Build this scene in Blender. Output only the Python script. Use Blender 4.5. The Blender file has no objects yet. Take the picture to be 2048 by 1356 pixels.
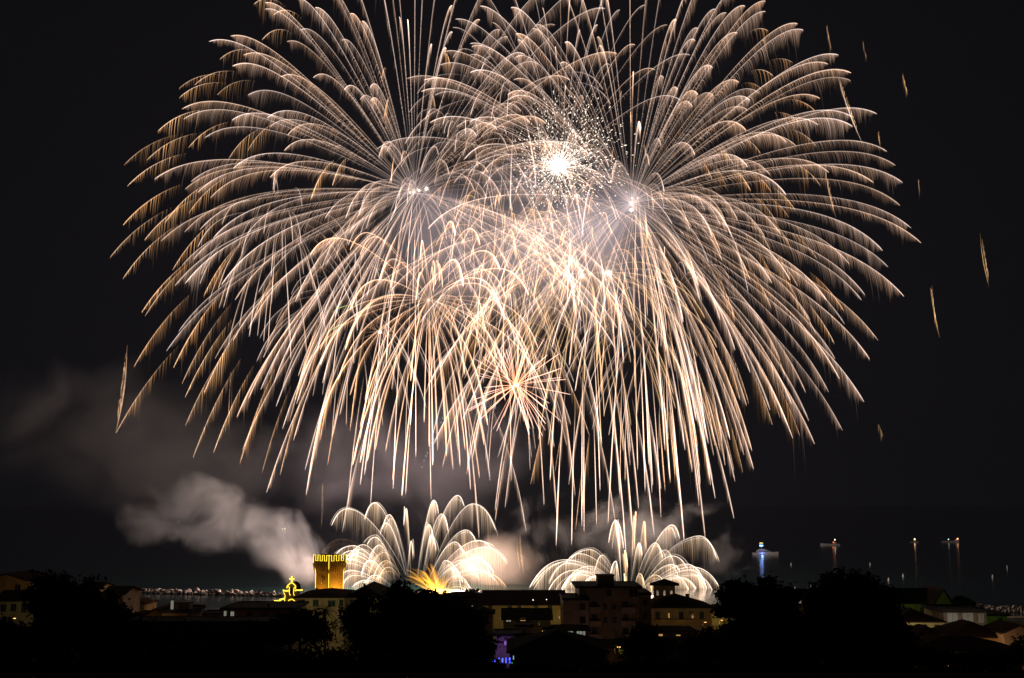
import bpy, bmesh, math, random
import numpy as np
from mathutils import Vector, Matrix
R = math.radians
S = bpy.context.scene
COL = S.collection
rng = np.random.default_rng(7)
random.seed(7)

# ------------------------------------------------------------------ camera
F = 2400.0                      # focal length in pixels of the 2048 px wide photograph
CAMZ = 40.0
PITCH = math.atan((1010 - 678) / F)
cam = bpy.data.cameras.new('camera')
cam.lens = 36 * F / 2048
cam.sensor_width = 36
cam.clip_start = 0.5
cam.clip_end = 40000
camo = bpy.data.objects.new('camera', cam)
COL.objects.link(camo)
camo.location = (0, 0, CAMZ)
camo.rotation_euler = (math.pi / 2 + PITCH, 0, 0)
S.camera = camo
CP, SP = math.cos(PITCH), math.sin(PITCH)

def at(px, py, Y):
    """world point at distance Y seen at photo pixel px, py"""
    x = (px - 1024) / F
    u = (678 - py) / F
    dy = CP - u * SP
    dz = SP + u * CP
    return Vector((x / dy * Y, Y, CAMZ + dz / dy * Y))

def mpp(Y):                     # metres per photo pixel
    return Y / F

# ------------------------------------------------------------------ world: night sky
w = bpy.data.worlds.new('World')
S.world = w
w.use_nodes = True
nt = w.node_tree
nt.nodes.clear()
wo = nt.nodes.new('ShaderNodeOutputWorld')
bg = nt.nodes.new('ShaderNodeBackground')
bg.inputs['Strength'].default_value = 1.0
cr = nt.nodes.new('ShaderNodeValToRGB')
tc = nt.nodes.new('ShaderNodeTexCoord')
sx = nt.nodes.new('ShaderNodeSeparateXYZ')
nt.links.new(tc.outputs['Generated'], sx.inputs[0])
nt.links.new(sx.outputs['Z'], cr.inputs[0])
nt.links.new(cr.outputs[0], bg.inputs['Color'])
nt.links.new(bg.outputs[0], wo.inputs['Surface'])
cr.color_ramp.elements[0].color = (0.0029, 0.0030, 0.0043, 1)
cr.color_ramp.elements[1].color = (0.0024, 0.0024, 0.0035, 1)
cr.color_ramp.elements[0].position = 0.0
cr.color_ramp.elements[1].position = 0.45

S.view_settings.view_transform = 'Standard'
S.view_settings.look = 'None'
S.view_settings.exposure = 0
S.view_settings.gamma = 1
S.render.engine = 'CYCLES'
cy = S.cycles
cy.transparent_max_bounces = 400
cy.max_bounces = 5
cy.diffuse_bounces = 2
cy.glossy_bounces = 2
cy.volume_bounces = 0
cy.sample_clamp_indirect = 1.0
cy.use_denoising = True
cy.denoiser = 'OPENIMAGEDENOISE'
cy.denoising_prefilter = 'ACCURATE'
cy.volume_step_rate = 1.0
cy.volume_max_steps = 96

# ------------------------------------------------------------------ object helpers
def tag(o, label=None, cat=None, group=None, kind=None):
    if label: o['label'] = label
    if cat: o['category'] = cat
    if group: o['group'] = group
    if kind: o['kind'] = kind
    return o

def thing(name, loc, label, cat, group=None, rz=0, kind=None):
    o = bpy.data.objects.new(name, None)
    o.empty_display_size = 1
    COL.objects.link(o)
    o.location = loc
    o.rotation_euler = (0, 0, rz)
    return tag(o, label, cat, group, kind)

class MB:
    def __init__(self):
        self.v = []; self.f = []; self.m = []
    def add(self, vs, fs, mi=0):
        b = len(self.v)
        self.v += [tuple(p) for p in vs]
        self.f += [tuple(i + b for i in f) for f in fs]
        self.m += [mi] * len(fs)
        return self
    def box(self, x0, x1, y0, y1, z0, z1, mi=0):
        vs = [(x0,y0,z0),(x1,y0,z0),(x1,y1,z0),(x0,y1,z0),(x0,y0,z1),(x1,y0,z1),(x1,y1,z1),(x0,y1,z1)]
        return self.add(vs, [(0,3,2,1),(4,5,6,7),(0,1,5,4),(1,2,6,5),(2,3,7,6),(3,0,4,7)], mi)
    def tube(self, pts, r, n=6, mi=0):
        pts = [Vector(p) for p in pts]
        rs = r if isinstance(r, (list, tuple)) else [r] * len(pts)
        vs = []; fs = []
        for i, p in enumerate(pts):
            d = (pts[min(i+1, len(pts)-1)] - pts[max(i-1, 0)])
            d = d.normalized() if d.length > 1e-9 else Vector((0,0,1))
            a = d.orthogonal().normalized()
            if abs(d.z) > .9: a = (Vector((1,0,0)) - d * d.x).normalized()
            b = d.cross(a)
            for k in range(n):
                t = 2*math.pi*k/n + math.pi/n
                vs.append(p + (a*math.cos(t) + b*math.sin(t)) * rs[i])
        for i in range(len(pts)-1):
            for k in range(n):
                fs.append((i*n+k, i*n+(k+1)%n, (i+1)*n+(k+1)%n, (i+1)*n+k))
        fs.append(tuple(range(n))[::-1]); fs.append(tuple((len(pts)-1)*n+k for k in range(n)))
        return self.add(vs, fs, mi)
    def prism(self, poly, y0, y1, mi=0):        # poly in x,z extruded in y
        n = len(poly)
        vs = [(x, y0, z) for x, z in poly] + [(x, y1, z) for x, z in poly]
        fs = [tuple(range(n)), tuple(range(n, 2*n))[::-1]] + [(i, i+n, (i+1)%n+n, (i+1)%n) for i in range(n)]
        return self.add(vs, fs, mi)
    def build(self, name, mats, parent=None, smooth=False):
        me = bpy.data.meshes.new(name)
        me.from_pydata(self.v, [], self.f)
        for m in (mats if isinstance(mats, (list, tuple)) else [mats]): me.materials.append(m)
        me.polygons.foreach_set('material_index', self.m)
        if smooth: me.polygons.foreach_set('use_smooth', [True]*len(self.f))
        me.update()
        o = bpy.data.objects.new(name, me)
        COL.objects.link(o)
        if parent: o.parent = parent
        return o

def copy_tree(o, parent=None):
    c = o.copy(); COL.objects.link(c)
    if parent: c.parent = parent
    for ch in list(o.children): copy_tree(ch, c)
    return c

# ------------------------------------------------------------------ materials
def new_mat(name):
    m = bpy.data.materials.new(name); m.use_nodes = True
    return m, m.node_tree, m.node_tree.nodes['Principled BSDF']

def mat(name, col, rough=.85, vary=.25, scale=1.5, bump=0.0, col2=None, metal=0):
    m, t, p = new_mat(name)
    tcn = t.nodes.new('ShaderNodeTexCoord')
    nz = t.nodes.new('ShaderNodeTexNoise'); nz.inputs['Scale'].default_value = scale; nz.inputs['Detail'].default_value = 5
    t.links.new(tcn.outputs['Object'], nz.inputs['Vector'])
    r = t.nodes.new('ShaderNodeValToRGB')
    c2 = col2 or [c*(1-vary*1.6) for c in col]
    r.color_ramp.elements[0].position = .35; r.color_ramp.elements[1].position = .65
    r.color_ramp.elements[0].color = (*c2, 1); r.color_ramp.elements[1].color = (*[min(1, c*(1+vary*.3)) for c in col], 1)
    t.links.new(nz.outputs['Fac'], r.inputs[0]); t.links.new(r.outputs[0], p.inputs['Base Color'])
    p.inputs['Roughness'].default_value = rough; p.inputs['Metallic'].default_value = metal; p.inputs['Specular IOR Level'].default_value = .5 if rough < .6 else .06
    if rough >= .6: p.inputs['IOR'].default_value = 1.08
    if bump:
        b = t.nodes.new('ShaderNodeBump'); b.inputs['Strength'].default_value = bump
        t.links.new(nz.outputs['Fac'], b.inputs['Height']); t.links.new(b.outputs[0], p.inputs['Normal'])
    return m

def emis(name, col, s, sampling='AUTO'):
    m = bpy.data.materials.new(name); m.use_nodes = True
    t = m.node_tree; t.nodes.clear()
    o = t.nodes.new('ShaderNodeOutputMaterial'); e = t.nodes.new('ShaderNodeEmission')
    e.inputs[0].default_value = (*col, 1); e.inputs[1].default_value = s
    t.links.new(e.outputs[0], o.inputs[0])
    m.cycles.emission_sampling = sampling
    return m

def roof_mat(name, col):
    m, t, p = new_mat(name)
    tcn = t.nodes.new('ShaderNodeTexCoord')
    wv = t.nodes.new('ShaderNodeTexWave'); wv.inputs['Scale'].default_value = 1.6; wv.inputs['Distortion'].default_value = .6
    nz = t.nodes.new('ShaderNodeTexNoise'); nz.inputs['Scale'].default_value = .9; nz.inputs['Detail'].default_value = 6
    t.links.new(tcn.outputs['Object'], wv.inputs['Vector']); t.links.new(tcn.outputs['Object'], nz.inputs['Vector'])
    r = t.nodes.new('ShaderNodeValToRGB')
    r.color_ramp.elements[0].color = (*[c*.45 for c in col], 1); r.color_ramp.elements[1].color = (*col, 1)
    t.links.new(nz.outputs['Fac'], r.inputs[0]); t.links.new(r.outputs[0], p.inputs['Base Color'])
    b = t.nodes.new('ShaderNodeBump'); b.inputs['Strength'].default_value = .6; b.inputs['Distance'].default_value = .08
    t.links.new(wv.outputs['Fac'], b.inputs['Height']); t.links.new(b.outputs[0], p.inputs['Normal'])
    p.inputs['Roughness'].default_value = .9; p.inputs['Specular IOR Level'].default_value = .06; p.inputs['IOR'].default_value = 1.03
    return m

M = dict(
    cream=mat('cream_plaster', (.50, .43, .27), scale=.5, vary=.15),
    ochre=mat('ochre_plaster', (.46, .30, .13), scale=.5, vary=.2),
    yellow=mat('yellow_plaster', (.55, .42, .16), scale=.5, vary=.15),
    white=mat('white_plaster', (.62, .60, .56), scale=.5, vary=.12),
    pink=mat('pink_plaster', (.50, .35, .30), scale=.5, vary=.15),
    brownlight=mat('palace_plaster', (.42, .33, .21), scale=.5, vary=.2),
    green=mat('green_lit_plaster', (.30, .36, .10), scale=.5, vary=.2),  # green of the light on these walls is put into the plaster colour
    brown=mat('brown_plaster', (.34, .24, .17), scale=.5, vary=.2),
    tile=roof_mat('clay_roof_tiles', (.10, .046, .03)),
    darktile=roof_mat('weathered_roof_tiles', (.06, .038, .028)),
    blacktile=roof_mat('old_dark_slates', (.035, .025, .02)),
    conc=mat('roof_concrete', (.055, .05, .045), scale=1, vary=.3),
    glass=mat('dark_window_glass', (.02, .022, .025), rough=.15, vary=.1),
    shutter=mat('green_shutter', (.03, .07, .045), rough=.6),
    frame=mat('window_frame_paint', (.30, .27, .22), rough=.6),
    metal=mat('dark_metal', (.05, .05, .05), rough=.5, metal=.6),
    brick=mat('tower_brick', (.42, .27, .10), scale=3, vary=.35, bump=.3),
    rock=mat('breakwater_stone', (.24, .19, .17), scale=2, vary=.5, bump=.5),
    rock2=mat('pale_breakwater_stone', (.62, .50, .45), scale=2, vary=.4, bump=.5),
    leaf=mat('dark_foliage', (.03, .048, .016), scale=.8, vary=.5, rough=.7),
    leaf2=mat('pine_foliage', (.022, .04, .015), scale=.8, vary=.5, rough=.7),
    bark=mat('bark', (.10, .07, .045), scale=4, vary=.5, bump=.4),
    soil=mat('town_ground', (.07, .065, .05), scale=.08, vary=.5, bump=.2),
    asphalt=mat('asphalt', (.05, .05, .05), scale=2, vary=.3),
    sand=mat('beach_sand', (.25, .21, .15), scale=.3, vary=.2),
    boat=mat('boat_white_gelcoat', (.7, .68, .66), rough=.3, vary=.08),
    cloth=mat('dark_clothes', (.06, .05, .06), scale=4),
    skin=mat('skin', (.4, .25, .18), scale=4),
)
LED = emis('yellow_led_strip', (1.0, .74, .06), 2.4)
WARM = emis('warm_window_light', (1.0, .55, .16), .55)
PALE = emis('pale_window_light', (.9, .95, .75), .22)
LAMPW = emis('lamp_white', (1.0, .85, .6), 5)
LAMPO = emis('lamp_orange', (1.0, .5, .12), 5)

# ------------------------------------------------------------------ fireworks: burning sparks
def spark_mat(name, strength):
    """glowing spark gas: emits, hides nothing; colour = the spark's own heat, stored per vertex"""
    m = bpy.data.materials.new(name); m.use_nodes = True
    t = m.node_tree; t.nodes.clear()
    o = t.nodes.new('ShaderNodeOutputMaterial'); e = t.nodes.new('ShaderNodeEmission')
    a = t.nodes.new('ShaderNodeAttribute'); a.attribute_name = 'glow'
    tr = t.nodes.new('ShaderNodeBsdfTransparent'); ad = t.nodes.new('ShaderNodeAddShader')
    t.links.new(a.outputs['Color'], e.inputs[0]); e.inputs[1].default_value = strength
    t.links.new(e.outputs[0], ad.inputs[0]); t.links.new(tr.outputs[0], ad.inputs[1]); t.links.new(ad.outputs[0], o.inputs[0])
    m.cycles.emission_sampling = 'NONE'
    return m
SPARK = spark_mat('glowing_sparks', 1.0)

PALW = dict(head=(1.0, .79, .72), barb=(.58, .41, .35))       # white-pink willow
PALG = dict(head=(1.0, .70, .42), barb=(.60, .37, .20))       # golden
PALO = dict(head=(.95, .62, .42), barb=(.62, .36, .18))       # old, cooling orange
PALF = dict(head=(1.0, .82, .68), barb=(.66, .50, .38))       # fountain

def tubes_mesh(P, Rd, C):
    """P (n,k,3) polylines, Rd (n,k) radii, C (n,k,3) colours -> verts, tris, colours (triangular tubes)"""
    n, k, _ = P.shape
    T = np.gradient(P, axis=1)
    T /= np.linalg.norm(T, axis=2, keepdims=True) + 1e-9
    view = P - np.array([0, 0, CAMZ]); view /= np.linalg.norm(view, axis=2, keepdims=True)
    A = np.cross(T, view); A /= np.linalg.norm(A, axis=2, keepdims=True) + 1e-9
    B = np.cross(T, A)
    V = np.empty((n, k, 3, 3))
    for j, ang in enumerate((0, 2.0944, 4.18879)):
        V[:, :, j] = P + (A*math.cos(ang) + B*math.sin(ang)) * Rd[:, :, None]
    idx = np.arange(n*k*3).reshape(n, k, 3)
    tris = []
    for j in range(3):
        a = idx[:, :-1, j]; b = idx[:, :-1, (j+1) % 3]; c = idx[:, 1:, (j+1) % 3]; d = idx[:, 1:, j]
        tris.append(np.stack([a, b, c], -1).reshape(-1, 3)); tris.append(np.stack([a, c, d], -1).reshape(-1, 3))
    return V.reshape(-1, 3), np.concatenate(tris), np.repeat(C.reshape(-1, 3), 3, axis=0)

def np_mesh(name, V, Fc, Ccol, material, parent=None, origin=(0, 0, 0)):
    V = V - np.array(origin)
    me = bpy.data.meshes.new(name)
    me.vertices.add(len(V)); me.vertices.foreach_set('co', V.astype(np.float32).ravel())
    k = Fc.shape[1]
    me.loops.add(len(Fc)*k); me.loops.foreach_set('vertex_index', Fc.astype(np.int32).ravel())
    me.polygons.add(len(Fc)); me.polygons.foreach_set('loop_start', np.arange(0, len(Fc)*k, k, dtype=np.int32))
    if Ccol is not None:
        at_ = me.attributes.new('glow', 'FLOAT_COLOR', 'POINT')
        at_.data.foreach_set('color', np.hstack([Ccol, np.ones((len(Ccol), 1))]).astype(np.float32).ravel())
    me.materials.append(material)
    me.update(calc_edges=True)
    o = bpy.data.objects.new(name, me); COL.objects.link(o)
    if parent: o.parent = parent
    return o

def smooth_noise(n, k):
    """clumpy 1-D noise, n samples, feature length k samples"""
    m = max(2, int(n/k)+2)
    return np.interp(np.linspace(0, m-1, n), np.arange(m), rng.random(m))

def trail_arrays(path, dpath, px, pal, bright, head_r, t0=0, barb0=.12, barb_len=26, barb_gap=3.4, barb_b=1.0,
                 lean=.5, head_fade=(.13, 1.0), wind=0.0, hair_r=.62, curtain=False, headvis=1.0, N=30):
    """one star: a bright burning head line and the sparks that fall away from it. px = metres per photo pixel"""
    tt = np.linspace(t0, 1, N)
    P = path(tt)
    L = np.linalg.norm(np.diff(P, axis=0), axis=1).sum()
    if t0 > 0:
        hb = np.clip((tt - t0)/(1 - t0)*1.6 - .1, 0, 1)
    else:
        hb = head_fade[0] + (head_fade[1]-head_fade[0])*tt
    hb = hb * (0.82 + .36*smooth_noise(N, 3))
    rad = head_r*px*(.55 + .45*tt); rad[-1] *= .3
    head = np.array(pal['head'])
    C = (head[None]*hb[:, None])*bright*headvis
    arr = [tubes_mesh(P[None], rad[None], C[None])]
    if barb_len > 0:
        nb = max(3, int(L*(1-max(0, barb0-t0))/(barb_gap*px)))
        tb = np.linspace(max(t0, barb0), .995, nb) + rng.normal(0, .3/nb, nb)
        tb = np.clip(tb, t0, .998)
        p = path(tb); v = dpath(tb)
        sp = np.linalg.norm(v, axis=1, keepdims=True); vh = v/(sp+1e-9)
        vr = np.clip(sp/(sp.mean()+1e-9), 0, 2)
        cl = smooth_noise(nb, 5)*.7 + smooth_noise(nb, 22)*.6 + rng.random(nb)*.35
        grow = np.clip((1-tb)/.16, .12, 1)                          # the newest sparks have not fallen far
        ln = barb_len*px*cl*grow*(.45+.55*np.clip(tb*1.5, 0, 1))
        longs = rng.random(nb) < .035
        ln = np.where(longs, ln*2.1, ln)
        K = 4 if not curtain else 5
        s = np.linspace(0, 1, K)[None, :, None]
        down = np.array([wind, 0, -1.0])
        Q = p[:, None] + vh[:, None]*(ln[:, None, None]*lean*vr[:, None])*s*(1-.35*s) + down[None, None]*ln[:, None, None]*(.25*s+.75*s**2)
        fade = (1-s[..., 0])**.8
        fade = np.broadcast_to(fade, (nb, K)).copy()
        fade[:, 0] *= .9
        bb = (.45+1.3*smooth_noise(nb, 3)*rng.uniform(.4, 1.3, nb))*barb_b*bright
        bb = np.where(longs, bb*.6, bb)
        if curtain: bb = bb*np.clip(tb*1.3, .1, 1)
        if t0 > 0: bb = bb*np.clip((tb-t0)/(1-t0)*1.8+.1, .1, 1)
        warm = np.array([[1.0, .86, .66]])**(rng.random((nb, 1))*1.6)
        Cb = np.array(pal['barb'])[None, None]*warm[:, None]*bb[:, None, None]*fade[..., None]
        # hot start next to the head
        Cb = Cb + (head*.10*bright)[None, None]*((1-s)**3)*.6
        Rb = np.broadcast_to(hair_r*px*(1-.45*s[..., 0]), (nb, K))
        arr.append(tubes_mesh(Q, Rb, Cb))
    V = []; Fc = []; Cc = []; b = 0
    for a, f, c in arr:
        V.append(a); Fc.append(f+b); Cc.append(c); b += len(a)
    return np.concatenate(V), np.concatenate(Fc), np.concatenate(Cc)

def shell(name, label, cx, cy_, Y, tips, pal, drop=128, kT=2.0, nrand=60, rad=560, bright=.42, head_r=1.35, group='white willow shells bursting over the sea',
          partname='star_trail', Tvar=.1, cat='firework', flat=.8, randmin=.15, tint=.6, t0r=None, **kw):
    c = at(cx, cy_, Y)
    px = mpp(Y)
    root = thing(name, c, label, cat, group)
    cc = np.array(c)
    def g(t): return (1-np.exp(-kT*t))/(1-math.exp(-kT))
    def dg(t): return kT*np.exp(-kT*t)/(1-math.exp(-kT))
    hn = 1-(1-math.exp(-kT))/kT
    def h(t): return (t-(1-np.exp(-kT*t))/kT)/hn
    def dh(t): return (1-np.exp(-kT*t))/hn
    lst = []
    for tip in tips:
        tx, ty = tip[:2]
        q = math.hypot(tx-cx, (ty-drop)-cy_)/rad
        zd = math.sqrt(max(0, 1-min(1, q)**2))*rad*px*flat*random.choice((-1, 1))*random.uniform(.2, 1)
        lst.append((tx, ty, zd, random.uniform(1-Tvar, 1+Tvar*.5)))
    for i in range(nrand):
        u = rng.uniform(-1, 1); ph = rng.uniform(0, 2*math.pi); r = math.sqrt(1-u*u)
        ra = rad*rng.uniform(.72, 1.0)
        if r < randmin: r = randmin
        dx, dz, dd = r*math.cos(ph), r*math.sin(ph), u
        lst.append((cx+dx*ra, cy_-dz*ra+drop, dd*ra*px*flat, rng.uniform(.85, 1.0)))
    meshes = []
    for (tx, ty, zd, Tm) in lst:
        tipw = np.array(at(tx, ty, Y+zd))
        D = drop*px*Tm
        vel = tipw-cc; vel[2] += D
        vel = vel.copy()
        path = lambda t, vel=vel, D=D: cc+g(t)[:, None]*vel-h(t)[:, None]*np.array([0, 0, D])
        dp = lambda t, vel=vel, D=D: dg(t)[:, None]*vel-dh(t)[:, None]*np.array([0, 0, D])
        k2 = dict(kw)
        br = bright*rng.uniform(.5, 1.25)
        if t0r:
            k2['t0'] = k2['barb0'] = rng.uniform(*t0r)
        if 'barb_len' in k2: k2['barb_len'] = k2['barb_len']*rng.uniform(.6, 1.3)
        wm_ = rng.random()**2.2*tint
        pl_ = dict(head=tuple(c*f for c, f in zip(pal['head'], (1, 1-.28*wm_, 1-.6*wm_))), barb=tuple(c*f for c, f in zip(pal['barb'], (1, 1-.15*wm_, 1-.35*wm_))))
        meshes.append(trail_arrays(path, dp, px, pl_, br, head_r*rng.uniform(.7, 1.3), **k2))
    for i, (V, Fc, Cc) in enumerate(meshes[:100]):
        o = np_mesh(partname, V, Fc, Cc, SPARK, root, cc); o.visible_shadow = False
    if len(meshes) > 100:
        b = 0; VV = []; FF = []; CC = []
        for V, Fc, Cc in meshes[100:]:
            VV.append(V); FF.append(Fc+b); CC.append(Cc); b += len(V)
        o = np_mesh(partname, np.concatenate(VV), np.concatenate(FF), np.concatenate(CC), SPARK, root, cc)
        o['kind'] = 'stuff'; o.visible_shadow = False
    return root

def ball(name, r, material, parent, seg=12):
    bm = bmesh.new(); bmesh.ops.create_icosphere(bm, subdivisions=2, radius=r)
    me = bpy.data.meshes.new(name); bm.to_mesh(me); bm.free(); me.materials.append(material)
    o = bpy.data.objects.new(name, me); COL.objects.link(o); o.parent = parent
    return o

def lamp(parent, power, col=(1, .85, .7), r=2.0, loc=(0, 0, 0)):
    l = bpy.data.lights.new('glow_light', 'POINT'); l.energy = power; l.color = col; l.shadow_soft_size = r
    o = bpy.data.objects.new('glow_light', l); COL.objects.link(o); o.location = loc
    if parent: o.parent = parent
    return o
CORE = emis('burning_core', (1.0, .88, .72), 6, 'NONE')

A_T = [(1531,2),(1531,23),(1595,47),(1607,60),(1677,110),(1656,128),(1702,146),(1701,161),(1640,197),(1754,228),(1705,234),(1705,253),(1774,303),
 (1791,331),(1805,365),(1747,365),(1800,411),(1822,456),(1842,486),(1765,501),(1776,534),(1808,593),(1730,590),(1723,600),(1756,681),(1689,648),
 (1679,758),(1657,784),(1728,804),(1611,784),(1629,888),(1617,841),(1507,938),(1493,811),(1500,745),(1518,187),(1500,200),(1637,250),(1573,284),
 (1572,390),(1540,350),(1562,470),(1530,475),(1210,-20),(1353,40),(1396,57),(1390,81),(1453,26),(1490,12),(1396,190),(1385,214),(1495,333),(1390,310),
 (1425,475),(1475,440),(1475,66),(1425,135),(1478,165),(1100,-60),(1180,-90),(1150,-30),(1260,-110),(1300,-60),(1340,-90),(1420,-60),(1480,-30),(1380,-20),
 (960,12),(911,38),(940,87),(943,93),(1022,15),(1072,50),(1030,115),(888,103),(880,130),(814,157),(848,160),(842,183),(940,145),(1015,190),(1017,200),
 (860,245),(753,298),(1440,640),(1470,700),(1390,760),(1460,880),(1540,820),(1400,600),(1580,560),(1620,640),(1560,720),(1425,960),(1370,900)]
B_T = [(530,5),(530,18),(594,-4),(630,15),(418,83),(461,72),(487,110),(465,132),(561,154),(496,190),(574,83),(534,236),(364,218),(367,238),(464,240),
 (575,270),(410,275),(309,358),(382,363),(466,337),(395,385),(421,395),(322,482),(369,464),(400,459),(364,531),(350,571),(370,567),(443,569),(357,663),
 (333,702),(430,717),(497,657),(517,584),(497,797),(548,765),(552,813),(565,857),(587,880),(590,603),(645,766),(666,868),(700,28),(640,-40),(690,-60),
 (750,-60),(770,-80),(790,-60),(830,-70),(850,-90),(880,-60),(930,-40),(905,65),(905,12),(740,175),(1000,60),(1050,110),(1100,-20),(1234,107),(1210,17),(1060,245),
 (688,180),(720,200),(980,-30),(960,40),(1110,50),(1140,160),(530,700),(470,600),(610,940),(533,985),(720,880),(660,-20),(600,60),(815,40),(1180,-30),
 (485,900),(600,760),(640,650)]
E_T = [(1052,1062),(1112,1090),(1143,1088),(1115,1050),(1168,1062),(1193,1048),(1230,1040),(1265,1060),(1308,1070),(1322,1035),(1368,1080),(1398,1010),
 (1410,1075),(1421,970),(1088,1010),(1010,1015),(1277,1017),(695,1015),(703,1018),(741,1008),(786,978),(811,988),(862,1000),(900,1000),(941,980),(990,1020),
 (958,1075),(612,990),(1340,960),(1360,1000),(1290,980),(1240,1000),(1200,980),(1150,990),(1100,960),(1060,940),(1020,930),(980,960),(920,930),(1385,940),(1440,900),(1410,860),
 (875,900),(840,930),(1330,900),(1260,930),(1450,930)]
K_T = [(358,177),(440,118),(389,170),(359,195),(434,190),(316,262),(248,330),(294,320),(377,295),(255,372),(246,450),(220,515),(330,445),(378,425),(289,480),
 (496,300),(457,318),(524,80),(547,30),(508,8),(246,557),(283,625),(290,632),(345,540),(408,590),(268,733),(347,735),(364,767),(370,795),(408,785),(371,850),
 (386,915),(427,905),(480,925),(524,945),(560,950),(232,866),(620,950),(655,930),(700,860),(590,800),(640,880)]
K2_T = [(1536,62),(1585,125),(1546,152),(1630,222),(1522,178),(1632,292),(1600,245),(1668,686),(1632,668),(1595,600),(1560,835),(1545,850),(1600,872),
 (1445,880),(1450,930),(1420,960),(1430,890),(1390,900),(1350,950),(1470,640),(1500,560),(1540,500),(1590,420),(1640,370),(1480,800),(1330,980),(1300,940),(1250,960)]
D_T = [(700,620),(690,700),(676,760),(640,840),(705,930),(720,925),(785,960),(820,850),(848,845),(893,912),(893,880),(968,890),(975,850),(1010,800),(1060,720),
 (1010,640),(720,510),(700,500),(620,510),(840,520),(910,470),(960,490),(1000,540),(640,700),(600,760),(930,900),(865,930),(750,900),(870,570),(885,575),(730,800),(700,790),(960,700)]

def RT(*a): return list(a)
import os
SH = [None, None, None]
tails = {0: [], 1: [], 2: [], 3: [], 4: []}
for (x_, y_) in E_T:
    if x_ < 780: k_ = random.choice((1, 3, 1))
    elif x_ < 960: k_ = random.choice((1, 3, 4, 3))
    elif x_ < 1150: k_ = random.choice((4, 2, 3, 2))
    elif x_ < 1280: k_ = random.choice((2, 0, 4, 2))
    else: k_ = random.choice((0, 0, 2))
    tails[k_].append((x_, y_))
for (x_, y_, r_, lb_) in ((700, 590, 210, 'fine crossing burst low inside the willow above the tower'), (1010, 660, 200, 'fine crossing burst just above the red star'), (1330, 610, 220, 'fine crossing burst under the willow nearest the boats'),
                       (930, 300, 210, 'fine crossing burst between the two willow cores'), (1030, 190, 240, 'fine crossing burst highest of all, above the glittering ball'), (560, 430, 190, 'fine crossing burst farthest from the boats')):
    shell('fine_burst', lb_, x_, y_, 600, [], PALW, drop=110, kT=1.9, nrand=46, rad=r_, bright=.30, barb_len=20, barb_gap=3.4, barb_b=.7, hair_r=.5, head_r=.9, group='fine crossing bursts', t0r=(.0, .45))
SH[0] = shell('willow_shell', 'huge white willow burst nearest the boats, long feathered trails', 1262, 408, 600, A_T, PALW, nrand=62, rad=560, bright=.44, barb_len=33, barb_gap=2.8, barb_b=.72, hair_r=.58, head_r=1.12)
SH[1] = shell('willow_shell', 'huge white willow burst above the lit tower, long feathered trails', 828, 385, 590, B_T, PALW, nrand=62, rad=520, bright=.44, barb_len=33, barb_gap=2.8, barb_b=.72, hair_r=.58, head_r=1.12)
WP = dict(drop=290, kT=2.2, rad=330, bright=.37, barb_len=44, barb_gap=2.8, barb_b=1.1, t0r=(.22, .60), hair_r=.58, head_r=1.15, group='weeping shells reaching the ground fountains')
shell('weeping_shell', 'weeping shell straight above the fountain behind the apartment block', 1170, 548, 620, tails[2], PALW, nrand=22, **WP)
shell('weeping_shell', 'weeping tails falling from the willow nearest the boats', 1262, 420, 625, tails[0], PALW, nrand=6, **WP)
shell('weeping_shell', 'weeping tails falling from the willow above the tower', 828, 400, 615, tails[1], PALW, nrand=2, **WP)
shell('weeping_shell', 'weeping tails of the pink palm falling toward the flames', 857, 610, 575, tails[3][::2], PALW, nrand=4, **{**WP, 'drop': 200})
shell('weeping_shell', 'weeping shell in the golden middle between the cores', 1010, 480, 600, tails[4], PALW, nrand=14, **WP)
shell('small_willow', 'small white burst inside the willow above the tower', 835, 378, 585, [], PALW, drop=95, kT=2.0, nrand=38, rad=210, bright=.34, barb_len=26, barb_gap=3.2, barb_b=.65, hair_r=.55, head_r=1.1, group='small bursts inside the willows')
shell('small_willow', 'small white burst inside the willow nearest the boats', 1275, 395, 590, [], PALW, drop=110, kT=2.0, nrand=44, rad=240, bright=.34, barb_len=26, barb_gap=3.2, barb_b=.65, hair_r=.55, head_r=1.1, group='small bursts inside the willows')
shell('fading_shell', 'older orange burst, only broken comb arcs left beyond the tower side trails', 815, 400, 640, K_T, PALO, drop=240, kT=1.7, nrand=14, rad=560, bright=.46,
      t0=.62, barb0=.62, barb_len=48, barb_gap=3.2, lean=.12, barb_b=1.0, head_r=1.0, group='burnt down orange shells', N=16, randmin=.6)
shell('fading_shell', 'older orange burst, short tan combs among white trails near the boats', 1262, 440, 640, K2_T, PALO, drop=190, kT=1.8, nrand=80, rad=470, bright=.34,
      t0=.68, barb0=.68, barb_len=50, barb_gap=3.2, lean=.2, barb_b=1.0, head_r=.8, group='burnt down orange shells', N=16, randmin=.35)
shell('palm_shell', 'pink palm burst with thick rays bending down above the small red star', 857, 600, 560, D_T, dict(head=(1.0, .66, .46), barb=(.55, .33, .22)), drop=150, kT=2.0, nrand=24, rad=260,
      bright=.85, barb_len=26, barb_gap=3.2, barb_b=.6, head_r=1.6, group=None)
SH[2] = shell('golden_shell', 'golden burst in the brightest middle of the show, right of centre glow', 1180, 548, 575, [], PALG, drop=120, kT=2.0, nrand=85, rad=260, bright=.36, barb_len=22, barb_b=.6,
      barb_gap=4.2, head_r=1.1, group='golden bursts in the middle')
shell('golden_shell', 'golden crossing burst between the two big willows and the palm', 1010, 480, 570, [], PALG, drop=110, kT=2.0, nrand=85, rad=220, bright=.34, barb_len=20, barb_b=.6,
      barb_gap=4.2, head_r=1.05, group='golden bursts in the middle')
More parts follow.
